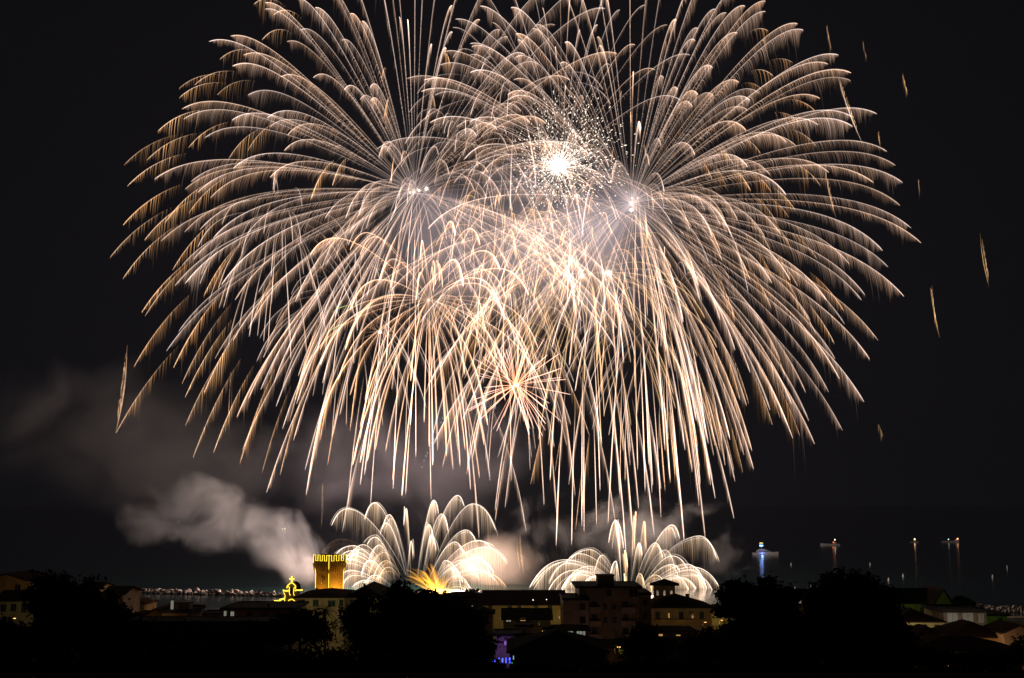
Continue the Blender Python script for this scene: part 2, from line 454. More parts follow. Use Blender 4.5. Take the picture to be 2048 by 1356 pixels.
shell('comet_burst', 'tight white burst close under the glittering spark ball', 1125, 330, 600, [(960,-20),(1005,-50),(1060,-40),(1120,-60),(1175,-50),(1220,-30),(1140,0),(1085,15),(1240,20),(1195,50),(1290,10),(1335,50),(905,55),(940,110),(1270,90),(1310,140),(985,45),(1035,80),(1110,95),(1160,60),(870,190),(1380,110),(1360,200),(1220,130)], PALW, drop=100, kT=1.8, nrand=50, rad=290, bright=.36, barb_len=20, barb_b=.6,
      barb_gap=4.2, head_r=1.05, group=None)

def cores(lst):
    for root_, x, y, Y, r in lst:
        o = ball('burning_core', r*.55*mpp(Y), CORE, root_); o.location = at(x, y, Y)-root_.location
        c_ = np.array(at(x, y, Y)); n_ = 70; d_ = rng.normal(size=(n_, 3)); d_ /= np.linalg.norm(d_, axis=1, keepdims=True)
        t_ = np.linspace(0, 1, 5); L_ = rng.uniform(1.5, 4.2, n_)*r*mpp(Y)
        C_ = np.broadcast_to(np.array([1, .86, .68])*.10*((1-t_)**1.6)[:, None], (n_, 5, 3))
        V, Fc, Cc = tubes_mesh(c_+d_[:, None]*(t_[None]*L_[:, None])[..., None], np.broadcast_to(.26*r*mpp(Y)*(1.05-.5*t_), (n_, 5)), C_)
        g_ = np_mesh('core_glow', V, Fc, Cc, SPARK, root_, np.array(root_.location)); g_.visible_shadow = False  # soft halo round the core, put in as short fading tubes
cores([(SH[0], 1262, 420, 600, 4), (SH[0], 1263, 408, 600, 2.5), (SH[0], 1264, 396, 600, 2), (SH[1], 853, 377, 590, 4.5), (SH[1], 838, 381, 590, 2.5), (SH[1], 820, 385, 590, 2),
       (SH[2], 1163, 552, 575, 5), (SH[2], 1161, 540, 575, 3), (SH[2], 1218, 546, 575, 7.5)])
# straight rayed small red star, and the tiny new star
def ray_star(name, label, cx, cy_, Y, n, r0, r1, c0, c1, bright, hr, core, group=None):
    c = np.array(at(cx, cy_, Y)); px = mpp(Y)
    root = thing(name, c, label, 'firework', group)
    for i in range(n):
        u = rng.uniform(-.95, .95); ph = rng.uniform(0, 2*math.pi); r = math.sqrt(1-u*u)
        d = np.array([r*math.cos(ph), u, r*math.sin(ph)]); L = rng.uniform(r0, r1)*px
        t = np.linspace(.04, 1, 10)
        P = c+t[:, None]*d*L-np.array([0, 0, 1.0])*(t**2)[:, None]*L*.05
        C = (np.array(c0)[None]*(1-t)[:, None]+np.array(c1)[None]*t[:, None])*bright*rng.uniform(.6, 1.2)*np.minimum(1, (1.08-t)*6)[:, None]
        V, Fc, Cc = tubes_mesh(P[None], (hr*px*(.5+.5*t))[None], C[None])
        o = np_mesh('spark_ray', V, Fc, Cc, SPARK, root, c); o.visible_shadow = False
    ball('burning_core', core*.7*px, CORE, root)
    return root
ray_star('red_star_burst', 'small round burst of straight red orange rays under the palm burst', 1033, 770, 540, 62, 75, 122, (1.0, .30, .10), (1.0, .62, .50), .9, .9, 5)
ray_star('new_star_burst', 'tiny star just opening beside the pink palm burst', 760, 664, 540, 26, 15, 45, (.6, .3, .15), (.35, .2, .12), .25, .8, 4)

# glitter ball
def glitter():
    Y = 585; px = mpp(Y); c = np.array(at(1113, 338, Y))
    root = thing('glitter_shell', c, 'ball of tiny glittering white dots around two glaring points', 'firework')
    n = 1500
    d = rng.normal(size=(n, 3)); d[:, 0] += .35; d[:, 2] += .35; d /= np.linalg.norm(d, axis=1, keepdims=True)
    L = (rng.random(n)**.6)*rng.uniform(95, 135, n)*px*(1+.35*np.clip(d[:, 0]+d[:, 2], -.6, 1))
    a = c+d*L[:, None]; b = c+d*(L+rng.uniform(1, 5, n)*px)[:, None]
    P = np.stack([a, (a+b)/2, b], 1)
    C = np.broadcast_to(np.array([1, .86, .70])*.7, (n, 3, 3))*rng.uniform(.5, 1.5, (n, 1, 1))
    Rr = np.broadcast_to(np.array([.4, 1, .4])*.95*px, (n, 3))
    V, Fc, Cc = tubes_mesh(P, Rr, C)
    o = np_mesh('glitter_sparks', V, Fc, Cc, SPARK, root, c); o['kind'] = 'stuff'; o.visible_shadow = False
    for i in range(98):
        dd = rng.normal(size=3); dd[2] += .45; dd[0] += .35; dd /= np.linalg.norm(dd); Lr = rng.uniform(35, 120)*px
        t = np.linspace(0, 1, 6)
        V, Fc, Cc = tubes_mesh((c+t[:, None]*dd*Lr)[None], (1.0*px*(1-.5*t))[None], (np.array([1, .88, .75])*(1-t)[:, None]*.55)[None])
        o = np_mesh('spark_ray', V, Fc, Cc, SPARK, root, c); o.visible_shadow = False
    for (qx, qy, r) in ((1113, 340, 7), (1112, 322, 4.5), (1110, 312, 3)):
        b_ = ball('burning_core', r*px, CORE, root); b_.location = at(qx, qy, Y)-Vector(c)
glitter()

# falling flares: lone embers away from the bursts
def embers(lst):
    for i, (x0, y0, x1, y1, wdt, br, pal, label) in enumerate(lst):
        Y = 600; px = mpp(Y)
        p0 = np.array(at(x0, y0, Y)); p1 = np.array(at(x1, y1, Y))
        root = thing('falling_ember', p1, label, 'ember', 'lone embers falling outside the bursts')
        t = np.linspace(0, 1, 26)
        bow = np.array([1.0, 0, 0])*math.copysign(1, x0-x1)*np.sin(t*math.pi)[:, None]*(y1-y0)*.03*px
        P = p0+(p1-p0)*t[:, None]+bow
        prof = np.sin(np.pi*np.clip(t, .02, .98)**1.3)
        C = np.array(pal)[None]*(br*(.25+prof))[:, None]*(.7+.6*rng.random((26, 1)))
        parts = [tubes_mesh(P[None], (.55*wdt*px*(.35+.65*prof))[None], C[None]*.8)]
        nb = int((y1-y0)/3)
        s = np.linspace(0, 1, 3)[None, :, None]
        tb = rng.uniform(0.05, .8, nb); q = p0+(p1-p0)*tb[:, None]
        Q = q[:, None]+np.array([rng.normal(0, .3), 0, 0])+np.array([-.05, 0, -1])*s*(rng.uniform(6, 26, nb)*px)[:, None, None]+rng.normal(0, wdt*.35*px, (nb, 1, 3))
        Cb = np.broadcast_to(np.array(PALO['barb'])*br*.8, (nb, 3, 3))*(1-s)
        parts.append(tubes_mesh(Q, np.broadcast_to(np.full((1, 3), .5*px), (nb, 3)), Cb))
        V = np.concatenate([a[0] for a in parts]); Fc = np.concatenate([parts[0][1], parts[1][1]+len(parts[0][0])]); Cc = np.concatenate([a[2] for a in parts])
        o = np_mesh('spark_streak', V, Fc, Cc, SPARK, root, p1); o.visible_shadow = False
OR = (.85, .5, .3); GO = (.9, .55, .18)
embers([(254, 690, 231, 866, 3.2, .40, OR, 'thick pale orange ember falling alone over the dark smoke bank'),
 (1960, 465, 1978, 574, 1.5, .32, GO, 'thin golden ember farthest out over the boats, topmost of its pair'),
 (1864, 570, 1879, 675, 2.0, .30, GO, 'golden ember lower and nearer the willow than its twin'),
 (1805, 145, 1816, 190, 1.4, .26, GO, 'short golden ember high beside the willow trail tips'),
 (1725, 80, 1733, 118, .9, .12, OR, 'faint ember beneath the upper edge of the sky'),
 (1654, 48, 1664, 102, .9, .22, OR, 'dim ember dropping straight above the highest right willow tips'),
 (1756, 262, 1760, 290, 1.6, .26, GO, 'small ember squeezed between two willow tips'),
 (1758, 848, 1767, 874, .9, .22, GO, 'tiny pair of gold sparks low over the open sea'),
 (1837, 355, 1840, 385, .8, .12, OR, 'barely glowing ember beyond the longest willow tip'),
 (1650, 335, 1672, 435, 1.6, .34, OR, 'pink streak falling through the willow tips nearest the boats'),
 (1675, 150, 1724, 285, 2.0, .50, (1, .75, .6), 'long white streak curving down across the upper willow tips'),
 (462, 735, 456, 870, .7, .14, OR, 'hair thin streak over the smoke beside the willow'),
 (645, 960, 642, 1060, .7, .12, OR, 'hair thin grey streak dropping above the lit tower'),
 (1040, 1064, 1048, 1150, 4.0, .16, GO, 'loose tan ember column between the two ground fountains'),
 (1034, 1080, 1040, 1140, 3.0, .12, GO, 'dim ember column touching the brown smoke')])
# green stars
for i, (x0, y0, x1, y1, lb) in enumerate([(650, 668, 695, 645, 'short green streak beside the palm burst, lower of two'), (664, 625, 700, 610, 'short green streak beside the palm burst, upper of two'),
                    (820, 815, 829, 770, 'faint green streak hanging under the palm burst'), (1195, 690, 1203, 740, 'faint green streak right of the red star burst')]):
    Y = 560; px = mpp(Y); a = np.array(at(x0, y0, Y)); b = np.array(at(x1, y1, Y)); t = np.linspace(0, 1, 8)
    P = a+(b-a)*t[:, None]; P[:, 2] += np.sin(t*math.pi)*.6
    V, Fc, Cc = tubes_mesh(P[None], (1.0*px*np.sin(np.clip(t, .08, .92)*math.pi))[None], np.broadcast_to(np.array([.35, .6, .12])*.5*(1 if i < 2 else .45), (1, 8, 3)))
    r_ = thing('green_star', a, lb, 'ember', 'green stars around the palm burst')
    o = np_mesh('spark_streak', V, Fc, Cc, SPARK, r_, a); o.visible_shadow = False
DOT = emis('pale_star', (.7, .85, .75), .9, 'NONE')
for (x, y) in ((885, 836), (882, 845), (873, 865), (868, 878), (864, 886), (860, 894), (855, 906), (852, 912), (848, 921), (844, 934)):
    c = at(x, y, 560); r_ = thing('strobe_star', c, 'tiny pale dot in the slanting dotted line under the palm burst', 'ember', 'dotted line of pale strobe stars')
    ball('spark_dot', .25, DOT, r_)

# ------------------------------------------------------------------ ground fountains
FL = [ # (base, apex, end, pal, brightness)
 ((812,1150),(696,1017),(663,1051),0,1),((812,1150),(749,1005),(729,1038),0,1),((815,1150),(779,1029),(765,1057),0,1),((812,1150),(772,1045),(760,1070),0,.7),
 ((822,1160),(813,1017),(807,1050),0,.8),((835,1160),(868,1001),(877,1028),0,1),((850,1150),(915,991),(928,1013),0,1),((862,1150),(945,1008),(991,1060),0,1),
 ((845,1150),(883,1028),(896,1062),0,1),((835,1150),(857,1049),(868,1089),0,1),((815,1150),(822,1082),(826,1110),0,.9),((862,1150),(931,1060),(951,1082),0,1),
 ((858,1160),(909,1084),(927,1108),0,1.1),((865,1160),(955,1081),(982,1096),0,1),((868,1160),(966,1095),(1013,1126),0,.8),((870,1165),(950,1116),(988,1147),0,1),
 ((872,1165),(890,1121),(915,1147),0,1.2),((878,1170),(947,1139),(990,1160),0,1),((880,1170),(966,1146),(1012,1174),2,1),((880,1175),(915,1152),(942,1184),0,1.2),
 ((885,1180),(915,1173),(933,1182),2,1.2),((880,1170),(940,1128),(978,1150),2,.8),((878,1170),(930,1105),(960,1130),2,.6),
 ((790,1150),(751,1074),(734,1089),0,1),((780,1160),(727,1089),(698,1120),0,1),((775,1160),(707,1091),(672,1108),0,1),((775,1160),(705,1101),(683,1111),0,1),
 ((775,1162),(707,1110),(683,1116),0,1.2),((772,1164),(698,1118),(683,1126),0,1.2),((765,1168),(702,1140),(680,1152),0,1),((765,1170),(710,1150),(684,1172),0,1),
 ((765,1172),(734,1160),(707,1171),0,1.4),((800,1150),(770,1104),(737,1152),1,1),((800,1150),(773,1121),(746,1157),1,1.2),((800,1155),(777,1134),(756,1160),1,1.4),
 ((790,1160),(685,1078),(640,1112),2,.07),((785,1160),(715,1098),(690,1125),0,.8),((778,1160),(740,1120),(722,1150),0,1),((790,1160),(760,1090),(738,1118),0,.8),
 ((848,1155),(862,1070),(872,1100),0,.9),((780,1170),(750,1150),(728,1172),0,1.3),((870,1168),(905,1135),(925,1165),0,1.1),((868,1160),(925,1120),(955,1155),0,.9)]
FR = [((1243,1165),(1232,1040),(1217,1085),0,1),((1243,1165),(1232,1042),(1247,1096),0,1),((1262,1165),(1272,1023),(1268,1100),1,1),((1276,1165),(1288,1042),(1292,1100),1,.8),
 ((1280,1165),(1344,1050),(1359,1077),0,1.1),((1300,1140),(1398,1072),(1433,1117),0,1.1),((1262,1170),(1278,1086),(1284,1111),0,1.1),((1272,1165),(1310,1086),(1325,1116),0,1.1),
 ((1252,1175),(1249,1101),(1255,1135),1,1.3),((1240,1175),(1232,1122),(1221,1147),0,1.3),((1235,1165),(1181,1099),(1142,1117),0,1),((1232,1160),(1161,1107),(1130,1128),0,.8),
 ((1230,1170),(1132,1119),(1060,1174),0,1.1),((1230,1170),(1146,1121),(1066,1170),0,.9),((1232,1172),(1137,1126),(1098,1167),0,1),((1235,1175),(1181,1132),(1120,1184),0,1.1),
 ((1236,1178),(1151,1140),(1095,1184),0,1.2),((1236,1180),(1156,1148),(1121,1184),0,1.2),((1238,1182),(1193,1152),(1164,1172),0,1.4),((1250,1180),(1248,1147),(1251,1175),1,1.4),
 ((1268,1180),(1279,1147),(1288,1167),1,1.4),((1280,1180),(1309,1150),(1325,1160),1,1.3),((1285,1175),(1344,1112),(1373,1135),0,1),((1285,1175),(1342,1129),(1360,1143),0,1.1),
 ((1300,1170),(1383,1134),(1437,1172),0,1.2),((1300,1172),(1381,1140),(1421,1204),0,1.2),((1300,1175),(1361,1155),(1402,1199),0,1.2),((1285,1185),(1298,1166),(1305,1190),1,1.5),
 ((1305,1175),(1345,1150),(1385,1200),0,1),((1298,1170),(1372,1128),(1410,1168),0,1),((1235,1178),(1170,1142),(1140,1170),0,1),((1300,1165),(1390,1150),(1430,1195),0,.9),
 ((1238,1175),(1205,1110),(1190,1140),0,.7),((1280,1175),(1330,1100),(1350,1140),0,.6),((1215,1184),(1180,1165),(1150,1186),0,1.5)]
def fountain(name, label, base, Y, arcs, orange=0):
    px = mpp(Y); c = at(*base, Y); cc = np.array(c)
    root = thing(name, (c.x, c.y, 0.4), label, 'firework', 'ground fountains firing from the shore')
    org = np.array((c.x, c.y, .4))
    for (b, a, e, pal, br) in [q for q in arcs]+[((b[0]+random.uniform(-3, 3), b[1]), (a[0]+random.uniform(-5, 5), a[1]+random.uniform(-5, 9)), (e[0]+random.uniform(-8, 8), e[1]+random.uniform(-4, 12)), p_, r_*random.uniform(.22, .5)) for (b, a, e, p_, r_) in arcs]:
        jy = rng.uniform(-8, 8)
        def pix(t, b=b, a=a, e=e):
            n1 = math.hypot(a[0]-b[0], a[1]-b[1]); n2 = math.hypot(e[0]-a[0], e[1]-a[1]); k = n1/(n1+n2)
            u = np.clip(t/k, 0, 1); w_ = np.clip((t-k)/(1-k), 0, 1)
            x = np.where(t < k, b[0]+(a[0]-b[0])*(1-(1-u)**1.15), a[0]+(e[0]-a[0])*(w_*(1.25-.25*w_)))
            y = np.where(t < k, b[1]+(a[1]-b[1])*(1-(1-u)**2), a[1]+(e[1]-a[1])*w_**2)
            return x, y
        q0 = np.array(at(0, 0, Y+jy)); ex = np.array(at(1, 0, Y+jy))-q0; ey = (np.array(at(0, 1, Y+jy))-q0)
        def path(t, pix=pix, q0=q0, ex=ex, Yd=Y+jy):
            x, y = pix(t)
            u = (678-y)/F; dy = CP-u*SP; dz = SP+u*CP
            return np.stack([(x-1024)/F/dy*Yd, np.full_like(x, Yd), CAMZ+dz/dy*Yd], -1)
        def dp(t, path=path): return (path(np.clip(t+.01, 0, 1))-path(np.clip(t-.01, 0, 1)))/.02
        p_ = (PALF, PALG, dict(head=(1, .55, .25), barb=(.6, .32, .14)))[pal]
        V, Fc, Cc = trail_arrays(path, dp, px, p_, (.66 if pal == 0 else .5)*br, 1.1, barb0=.14, barb_len=58, barb_gap=2.0, barb_b=.52, lean=.1, hair_r=.7, curtain=True, N=34, head_fade=(.08, 1.1))
        o = np_mesh('spark_plume', V, Fc, Cc, SPARK, root, org); o.visible_shadow = False
    if orange:
        for i in range(min(orange, 95)):
            sx_ = rng.uniform(-1, .55); L = rng.uniform(25, 92)*(1.15 if sx_ < -.1 else .65)
            t = np.linspace(0, 1, 16)
            x = 878+rng.normal(0, 7)+sx_*L*t*(1-.25*t)-6*np.sin(t*3+i)*.2
            y = 1192-L*(.95-.45*abs(sx_))*(1.55*t-.75*t*t)+rng.normal(0, 2)
            P = np.array([at(a_, b_, Y-14) for a_, b_ in zip(x, y)])
            C = np.array([1, .36+.2*rng.random(), .04])[None]*(1-.6*t)[:, None]*.24*rng.uniform(.3, 1.3)
            V, Fc, Cc = tubes_mesh(P[None], (px*rng.uniform(1.2, 3.6)*np.sin(np.clip(t, .1, .93)*math.pi)**.6)[None], C[None])
            o = np_mesh('orange_flame', V, Fc, Cc, SPARK, root, org); o.visible_shadow = False
    return root
fl = fountain('ground_fountain', 'wide white spark fountain with orange flames, beside the lit tower', (830, 1180), 585, FL, orange=95)
fr = fountain('ground_fountain', 'wide white spark fountain behind the apartment block and the roof lantern', (1262, 1185), 590, FR)

# light given off by the burning shells
def blight(x, y, Y, p, col=(1, .84, .68), r=6):
    l = bpy.data.lights.new('firework_glow', 'POINT'); l.energy = p; l.color = col; l.shadow_soft_size = r
    o = bpy.data.objects.new('firework_glow', l); COL.objects.link(o); o.location = at(x, y, Y)
    o['kind'] = 'helper'
    return o
KW = 200.0
FW = (1, .86, .78)
blight(1262, 410, 640, KW*1100, FW); blight(830, 385, 640, KW*1100, FW); blight(1113, 335, 640, KW*800, FW)
blight(1190, 548, 620, KW*500, (1, .8, .62)); blight(1010, 480, 620, KW*300, (1, .82, .66)); blight(857, 620, 640, KW*600, (1, .76, .66))
blight(720, 1105, 585, 600000, (1, .80, .72), 8); blight(925, 1120, 600, 330000, (1, .74, .58), 10); blight(1262, 1110, 605, 170000, (1, .78, .64), 12)
blight(885, 1148, 592, 60000, (1, .42, .10), 13)

# ------------------------------------------------------------------ smoke
def smoke(name, label, x, y, Y, rx, ry, rz, dens, col=(.8, .78, .8), ns=.03, thr=0, tilt=0, seed=0, sharp=1.6, amp=3.0):
    m = bpy.data.materials.new(name+'_volume'); m.use_nodes = True
    t = m.node_tree; t.nodes.clear()
    o = t.nodes.new('ShaderNodeOutputMaterial'); v = t.nodes.new('ShaderNodeVolumePrincipled')
    v.inputs['Color'].default_value = (*col, 1); v.inputs['Anisotropy'].default_value = .1
    tcn = t.nodes.new('ShaderNodeTexCoord'); ln = t.nodes.new('ShaderNodeVectorMath'); ln.operation = 'LENGTH'
    t.links.new(tcn.outputs['Object'], ln.inputs[0])
    fo = t.nodes.new('ShaderNodeMapRange'); fo.inputs[1].default_value = .25; fo.inputs[2].default_value = 1.0; fo.inputs[3].default_value = .5; fo.inputs[4].default_value = -1.05
    t.links.new(ln.outputs['Value'], fo.inputs[0])
    geo = t.nodes.new('ShaderNodeNewGeometry')
    nz = t.nodes.new('ShaderNodeTexNoise'); nz.noise_dimensions = '4D'; nz.inputs['W'].default_value = seed; nz.inputs['Scale'].default_value = ns
    nz.inputs['Detail'].default_value = 6; nz.inputs['Roughness'].default_value = .58; nz.inputs['Distortion'].default_value = .9
    t.links.new(geo.outputs['Position'], nz.inputs['Vector'])
    na = t.nodes.new('ShaderNodeMath'); na.operation = 'MULTIPLY_ADD'; na.inputs[1].default_value = amp; na.inputs[2].default_value = -.5*amp; t.links.new(nz.outputs['Fac'], na.inputs[0])
    a = t.nodes.new('ShaderNodeMath'); a.operation = 'ADD'; t.links.new(fo.outputs[0], a.inputs[0]); t.links.new(na.outputs[0], a.inputs[1])
    b = t.nodes.new('ShaderNodeMath'); b.operation = 'SUBTRACT'; t.links.new(a.outputs[0], b.inputs[0]); b.inputs[1].default_value = thr
    c = t.nodes.new('ShaderNodeMath'); c.operation = 'MULTIPLY'; c.inputs[1].default_value = sharp; c.use_clamp = True; t.links.new(b.outputs[0], c.inputs[0])
    c2 = t.nodes.new('ShaderNodeMath'); c2.operation = 'POWER'; c2.inputs[1].default_value = 1.6; t.links.new(c.outputs[0], c2.inputs[0])
    d = t.nodes.new('ShaderNodeMath'); d.operation = 'MULTIPLY'; d.inputs[1].default_value = dens; t.links.new(c2.outputs[0], d.inputs[0])
    t.links.new(d.outputs[0], v.inputs['Density']); t.links.new(v.outputs[0], o.inputs['Volume'])
    bm = bmesh.new(); bmesh.ops.create_icosphere(bm, subdivisions=3, radius=1)
    me = bpy.data.meshes.new(name); bm.to_mesh(me); bm.free(); me.materials.append(m)
    ob = bpy.data.objects.new(name, me); COL.objects.link(ob)
    ob.location = at(x, y, Y); ob.scale = (rx*mpp(Y), ry, rz*mpp(Y)); ob.rotation_euler = (0, R(tilt), 0)
    return tag(ob, label, 'smoke', 'firework smoke', 'stuff')
smoke('smoke_cloud', 'pale billowing top of the smoke cloud over the sea beside the tower', 430, 1005, 605, 250, 24, 110, .060, ns=.04, seed=2, tilt=12, amp=2.8)
smoke('smoke_cloud', 'lower tail of the smoke cloud stretching away from the tower', 360, 1055, 610, 240, 22, 95, .050, ns=.04, seed=4, tilt=6, amp=3.0)
smoke('smoke_cloud', 'smoke drifting between the cloud top and the lit tower', 540, 1080, 605, 230, 22, 125, .042, ns=.038, seed=6, tilt=28, amp=2.4)
smoke('smoke_cloud', 'thick low smoke puff right behind the lit tower', 600, 1135, 600, 130, 18, 100, .026, col=(.85, .76, .72), ns=.05, seed=5, tilt=15, amp=2.4)
smoke('smoke_veil', 'thin brown smoke veil spread over the dark sky above the sea', 230, 870, 700, 760, 45, 300, .0085, ns=.014, seed=9, tilt=10, amp=2.6)
smoke('smoke_veil', 'lit smoke veil behind the middle of the bursts', 1040, 500, 670, 760, 50, 480, .0150, ns=.013, seed=3, col=(.82, .77, .90), amp=1.8, sharp=1.2)
smoke('smoke_veil', 'dim smoke veil behind the lower tails of the bursts', 760, 920, 680, 640, 40, 280, .0150, ns=.018, seed=13, col=(.82, .78, .90), amp=2.4)
smoke('smoke_cloud', 'brown smoke bank glowing between the two ground fountains', 985, 1130, 620, 210, 20, 120, .050, col=(.88, .74, .66), ns=.035, seed=12, amp=1.4)
smoke('smoke_cloud', 'grey wisps of smoke above the apartment block', 1210, 1060, 640, 340, 20, 130, .030, ns=.045, seed=15, amp=4)
smoke('smoke_cloud', 'faint smoke wisps blowing away toward the yacht', 1440, 1110, 630, 120, 14, 100, .012, ns=.06, seed=18, amp=6)

# ------------------------------------------------------------------ setting: sea, land, beach
def ground_z(Y):
    pts = [(-80, 39), (0, 38.2), (8, 36), (30, 30), (60, 22), (110, 15), (170, 10), (230, 6.5), (300, 4), (380, 2.2), (425, 1.4), (445, -.3), (470, -2.5), (520, -4)]
    return float(np.interp(Y, [p[0] for p in pts], [p[1] for p in pts]))
m, t, p = new_mat('sea_water')
p.inputs['Base Color'].default_value = (.007, .018, .0165, 1); p.inputs['Roughness'].default_value = .14; p.inputs['Specular Tint'].default_value = (.45, .45, .45, 1); p.inputs['IOR'].default_value = 1.33
tcn = t.nodes.new('ShaderNodeTexCoord'); mp = t.nodes.new('ShaderNodeMapping'); mp.inputs['Scale'].default_value = (.35, .9, 1)
n1 = t.nodes.new('ShaderNodeTexNoise'); n1.inputs['Scale'].default_value = .9; n1.inputs['Detail'].default_value = 5
bp = t.nodes.new('ShaderNodeBump'); bp.inputs['Strength'].default_value = .3; bp.inputs['Distance'].default_value = .16
t.links.new(tcn.outputs['Object'], mp.inputs[0]); t.links.new(mp.outputs[0], n1.inputs[0]); t.links.new(n1.outputs['Fac'], bp.inputs['Height']); t.links.new(bp.outputs[0], p.inputs['Normal'])
sp_ = t.nodes.new('ShaderNodeSeparateXYZ'); mr = t.nodes.new('ShaderNodeMapRange'); t.links.new(tcn.outputs['Object'], sp_.inputs[0]); t.links.new(sp_.outputs['Y'], mr.inputs[0])
mr.inputs[1].default_value = 450; mr.inputs[2].default_value = 1500; mr.inputs[3].default_value = .22; mr.inputs[4].default_value = .03
t.links.new(mr.outputs[0], bp.inputs['Strength'])
M['sea'] = m
o = MB().add([(-16000, 300, 0), (16000, 300, 0), (16000, 32000, 0), (-16000, 32000, 0)], [(0, 1, 2, 3)]).build('sea', M['sea']); tag(o, kind='structure')
land = MB(); xs = np.linspace(-700, 700, 57); ys = [-80, 0, 8, 20, 30, 45, 60, 85, 110, 140, 170, 200, 230, 265, 300, 340, 380, 410, 425]
vs = [(x, y, ground_z(y)+(.5*math.sin(x*.05+y*.07) if y < 400 else 0)*(.3 if y > 60 else 1)) for y in ys for x in xs]
fs = [(j*57+i, j*57+i+1, (j+1)*57+i+1, (j+1)*57+i) for j in range(len(ys)-1) for i in range(56)]
tag(land.add(vs, fs).build('ground', M['soil'], smooth=True), kind='structure')
bch = MB(); ys2 = [425, 445, 470, 520]
vs = [(x, y+6*math.sin(x*.013)*(y > 430), ground_z(y)) for y in ys2 for x in xs]
fs = [(j*57+i, j*57+i+1, (j+1)*57+i+1, (j+1)*57+i) for j in range(3) for i in range(56)]
tag(bch.add(vs, fs).build('beach', M['sand'], smooth=True), kind='structure')

# ------------------------------------------------------------------ breakwater of boulders
def rock_mesh(i):
    bm = bmesh.new(); bmesh.ops.create_icosphere(bm, subdivisions=2, radius=1)
    r = random.Random(i); sc = Vector((r.uniform(.8, 1.5), r.uniform(.7, 1.2), r.uniform(.6, 1)))
    pl = [(Vector((r.gauss(0, 1), r.gauss(0, 1), r.gauss(0, 1))).normalized(), r.uniform(.55, .85)) for _ in range(9)]
    for v in bm.verts:
        for n, d in pl:
            k = v.co.dot(n)
            if k > d: v.co -= n*(k-d)
        v.co = Vector((v.co.x*sc.x, v.co.y*sc.y, v.co.z*sc.z))
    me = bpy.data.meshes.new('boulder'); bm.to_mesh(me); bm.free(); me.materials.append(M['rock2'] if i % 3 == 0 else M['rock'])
    return me
RM = [rock_mesh(i) for i in range(9)]
def breakwater(x0, y0, x1, y1, n, label, group, smin=.55, smax=1.15):
    for i in range(n):
        f = (i+random.random()*.8)/n
        px_, py_ = x0+(x1-x0)*f, y0+(y1-y0)*f
        Yd = F*CAMZ/((py_-1010)) ; q = at(px_, py_, Yd*1.0)
        layer = random.choice((0, 0, 1, 1, 2))
        o = bpy.data.objects.new('boulder', random.choice(RM)); COL.objects.link(o)
        s = random.uniform(smin, smax)*(1.25 if random.random() < .12 else 1)
        o.location = (q.x, q.y+(layer)*1.6+random.uniform(-.6, .6), .1+layer*.5+random.uniform(-.1, .3)); o.scale = (s, s, s*random.uniform(.8, 1.1))
        o.rotation_euler = (random.random()*6, random.random()*6, random.random()*6)
        tag(o, label, 'boulder', group)
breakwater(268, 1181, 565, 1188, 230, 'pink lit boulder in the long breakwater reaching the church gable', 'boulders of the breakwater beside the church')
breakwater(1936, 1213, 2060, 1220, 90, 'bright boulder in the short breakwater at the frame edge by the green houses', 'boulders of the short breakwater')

# ------------------------------------------------------------------ buildings
def opening(b, x, z, w_, h_, y, parent, glass, frame=True, shutter=False):
    g = MB().box(x-w_/2, x+w_/2, y-.03, y+.05, z-h_/2, z+h_/2).build('window', glass, parent)
    if frame:
        f = MB(); e = .09
        f.box(x-w_/2-e, x+w_/2+e, y-.09, y-.035, z+h_/2, z+h_/2+e); f.box(x-w_/2-e, x-w_/2, y-.09, y-.035, z-h_/2, z+h_/2)
        f.box(x+w_/2, x+w_/2+e, y-.09, y-.035, z-h_/2, z+h_/2); f.box(x-.03, x+.03, y-.075, y-.035, z-h_/2, z+h_/2)
        f.build('window_frame', M['frame'], g)
        MB().box(x-w_/2-.15, x+w_/2+.15, y-.2, y+.02, z-h_/2-.12, z-h_/2-.003).build('window_sill', M['frame'], g)
    if shutter:
        for s in (-1, 1):
            xx = x+s*(w_/2+.1+w_*.25)
            MB().box(xx-w_*.25, xx+w_*.25, y-.13, y-.01, z-h_/2, z+h_/2).build('shutter', M['shutter'], g)
    return g

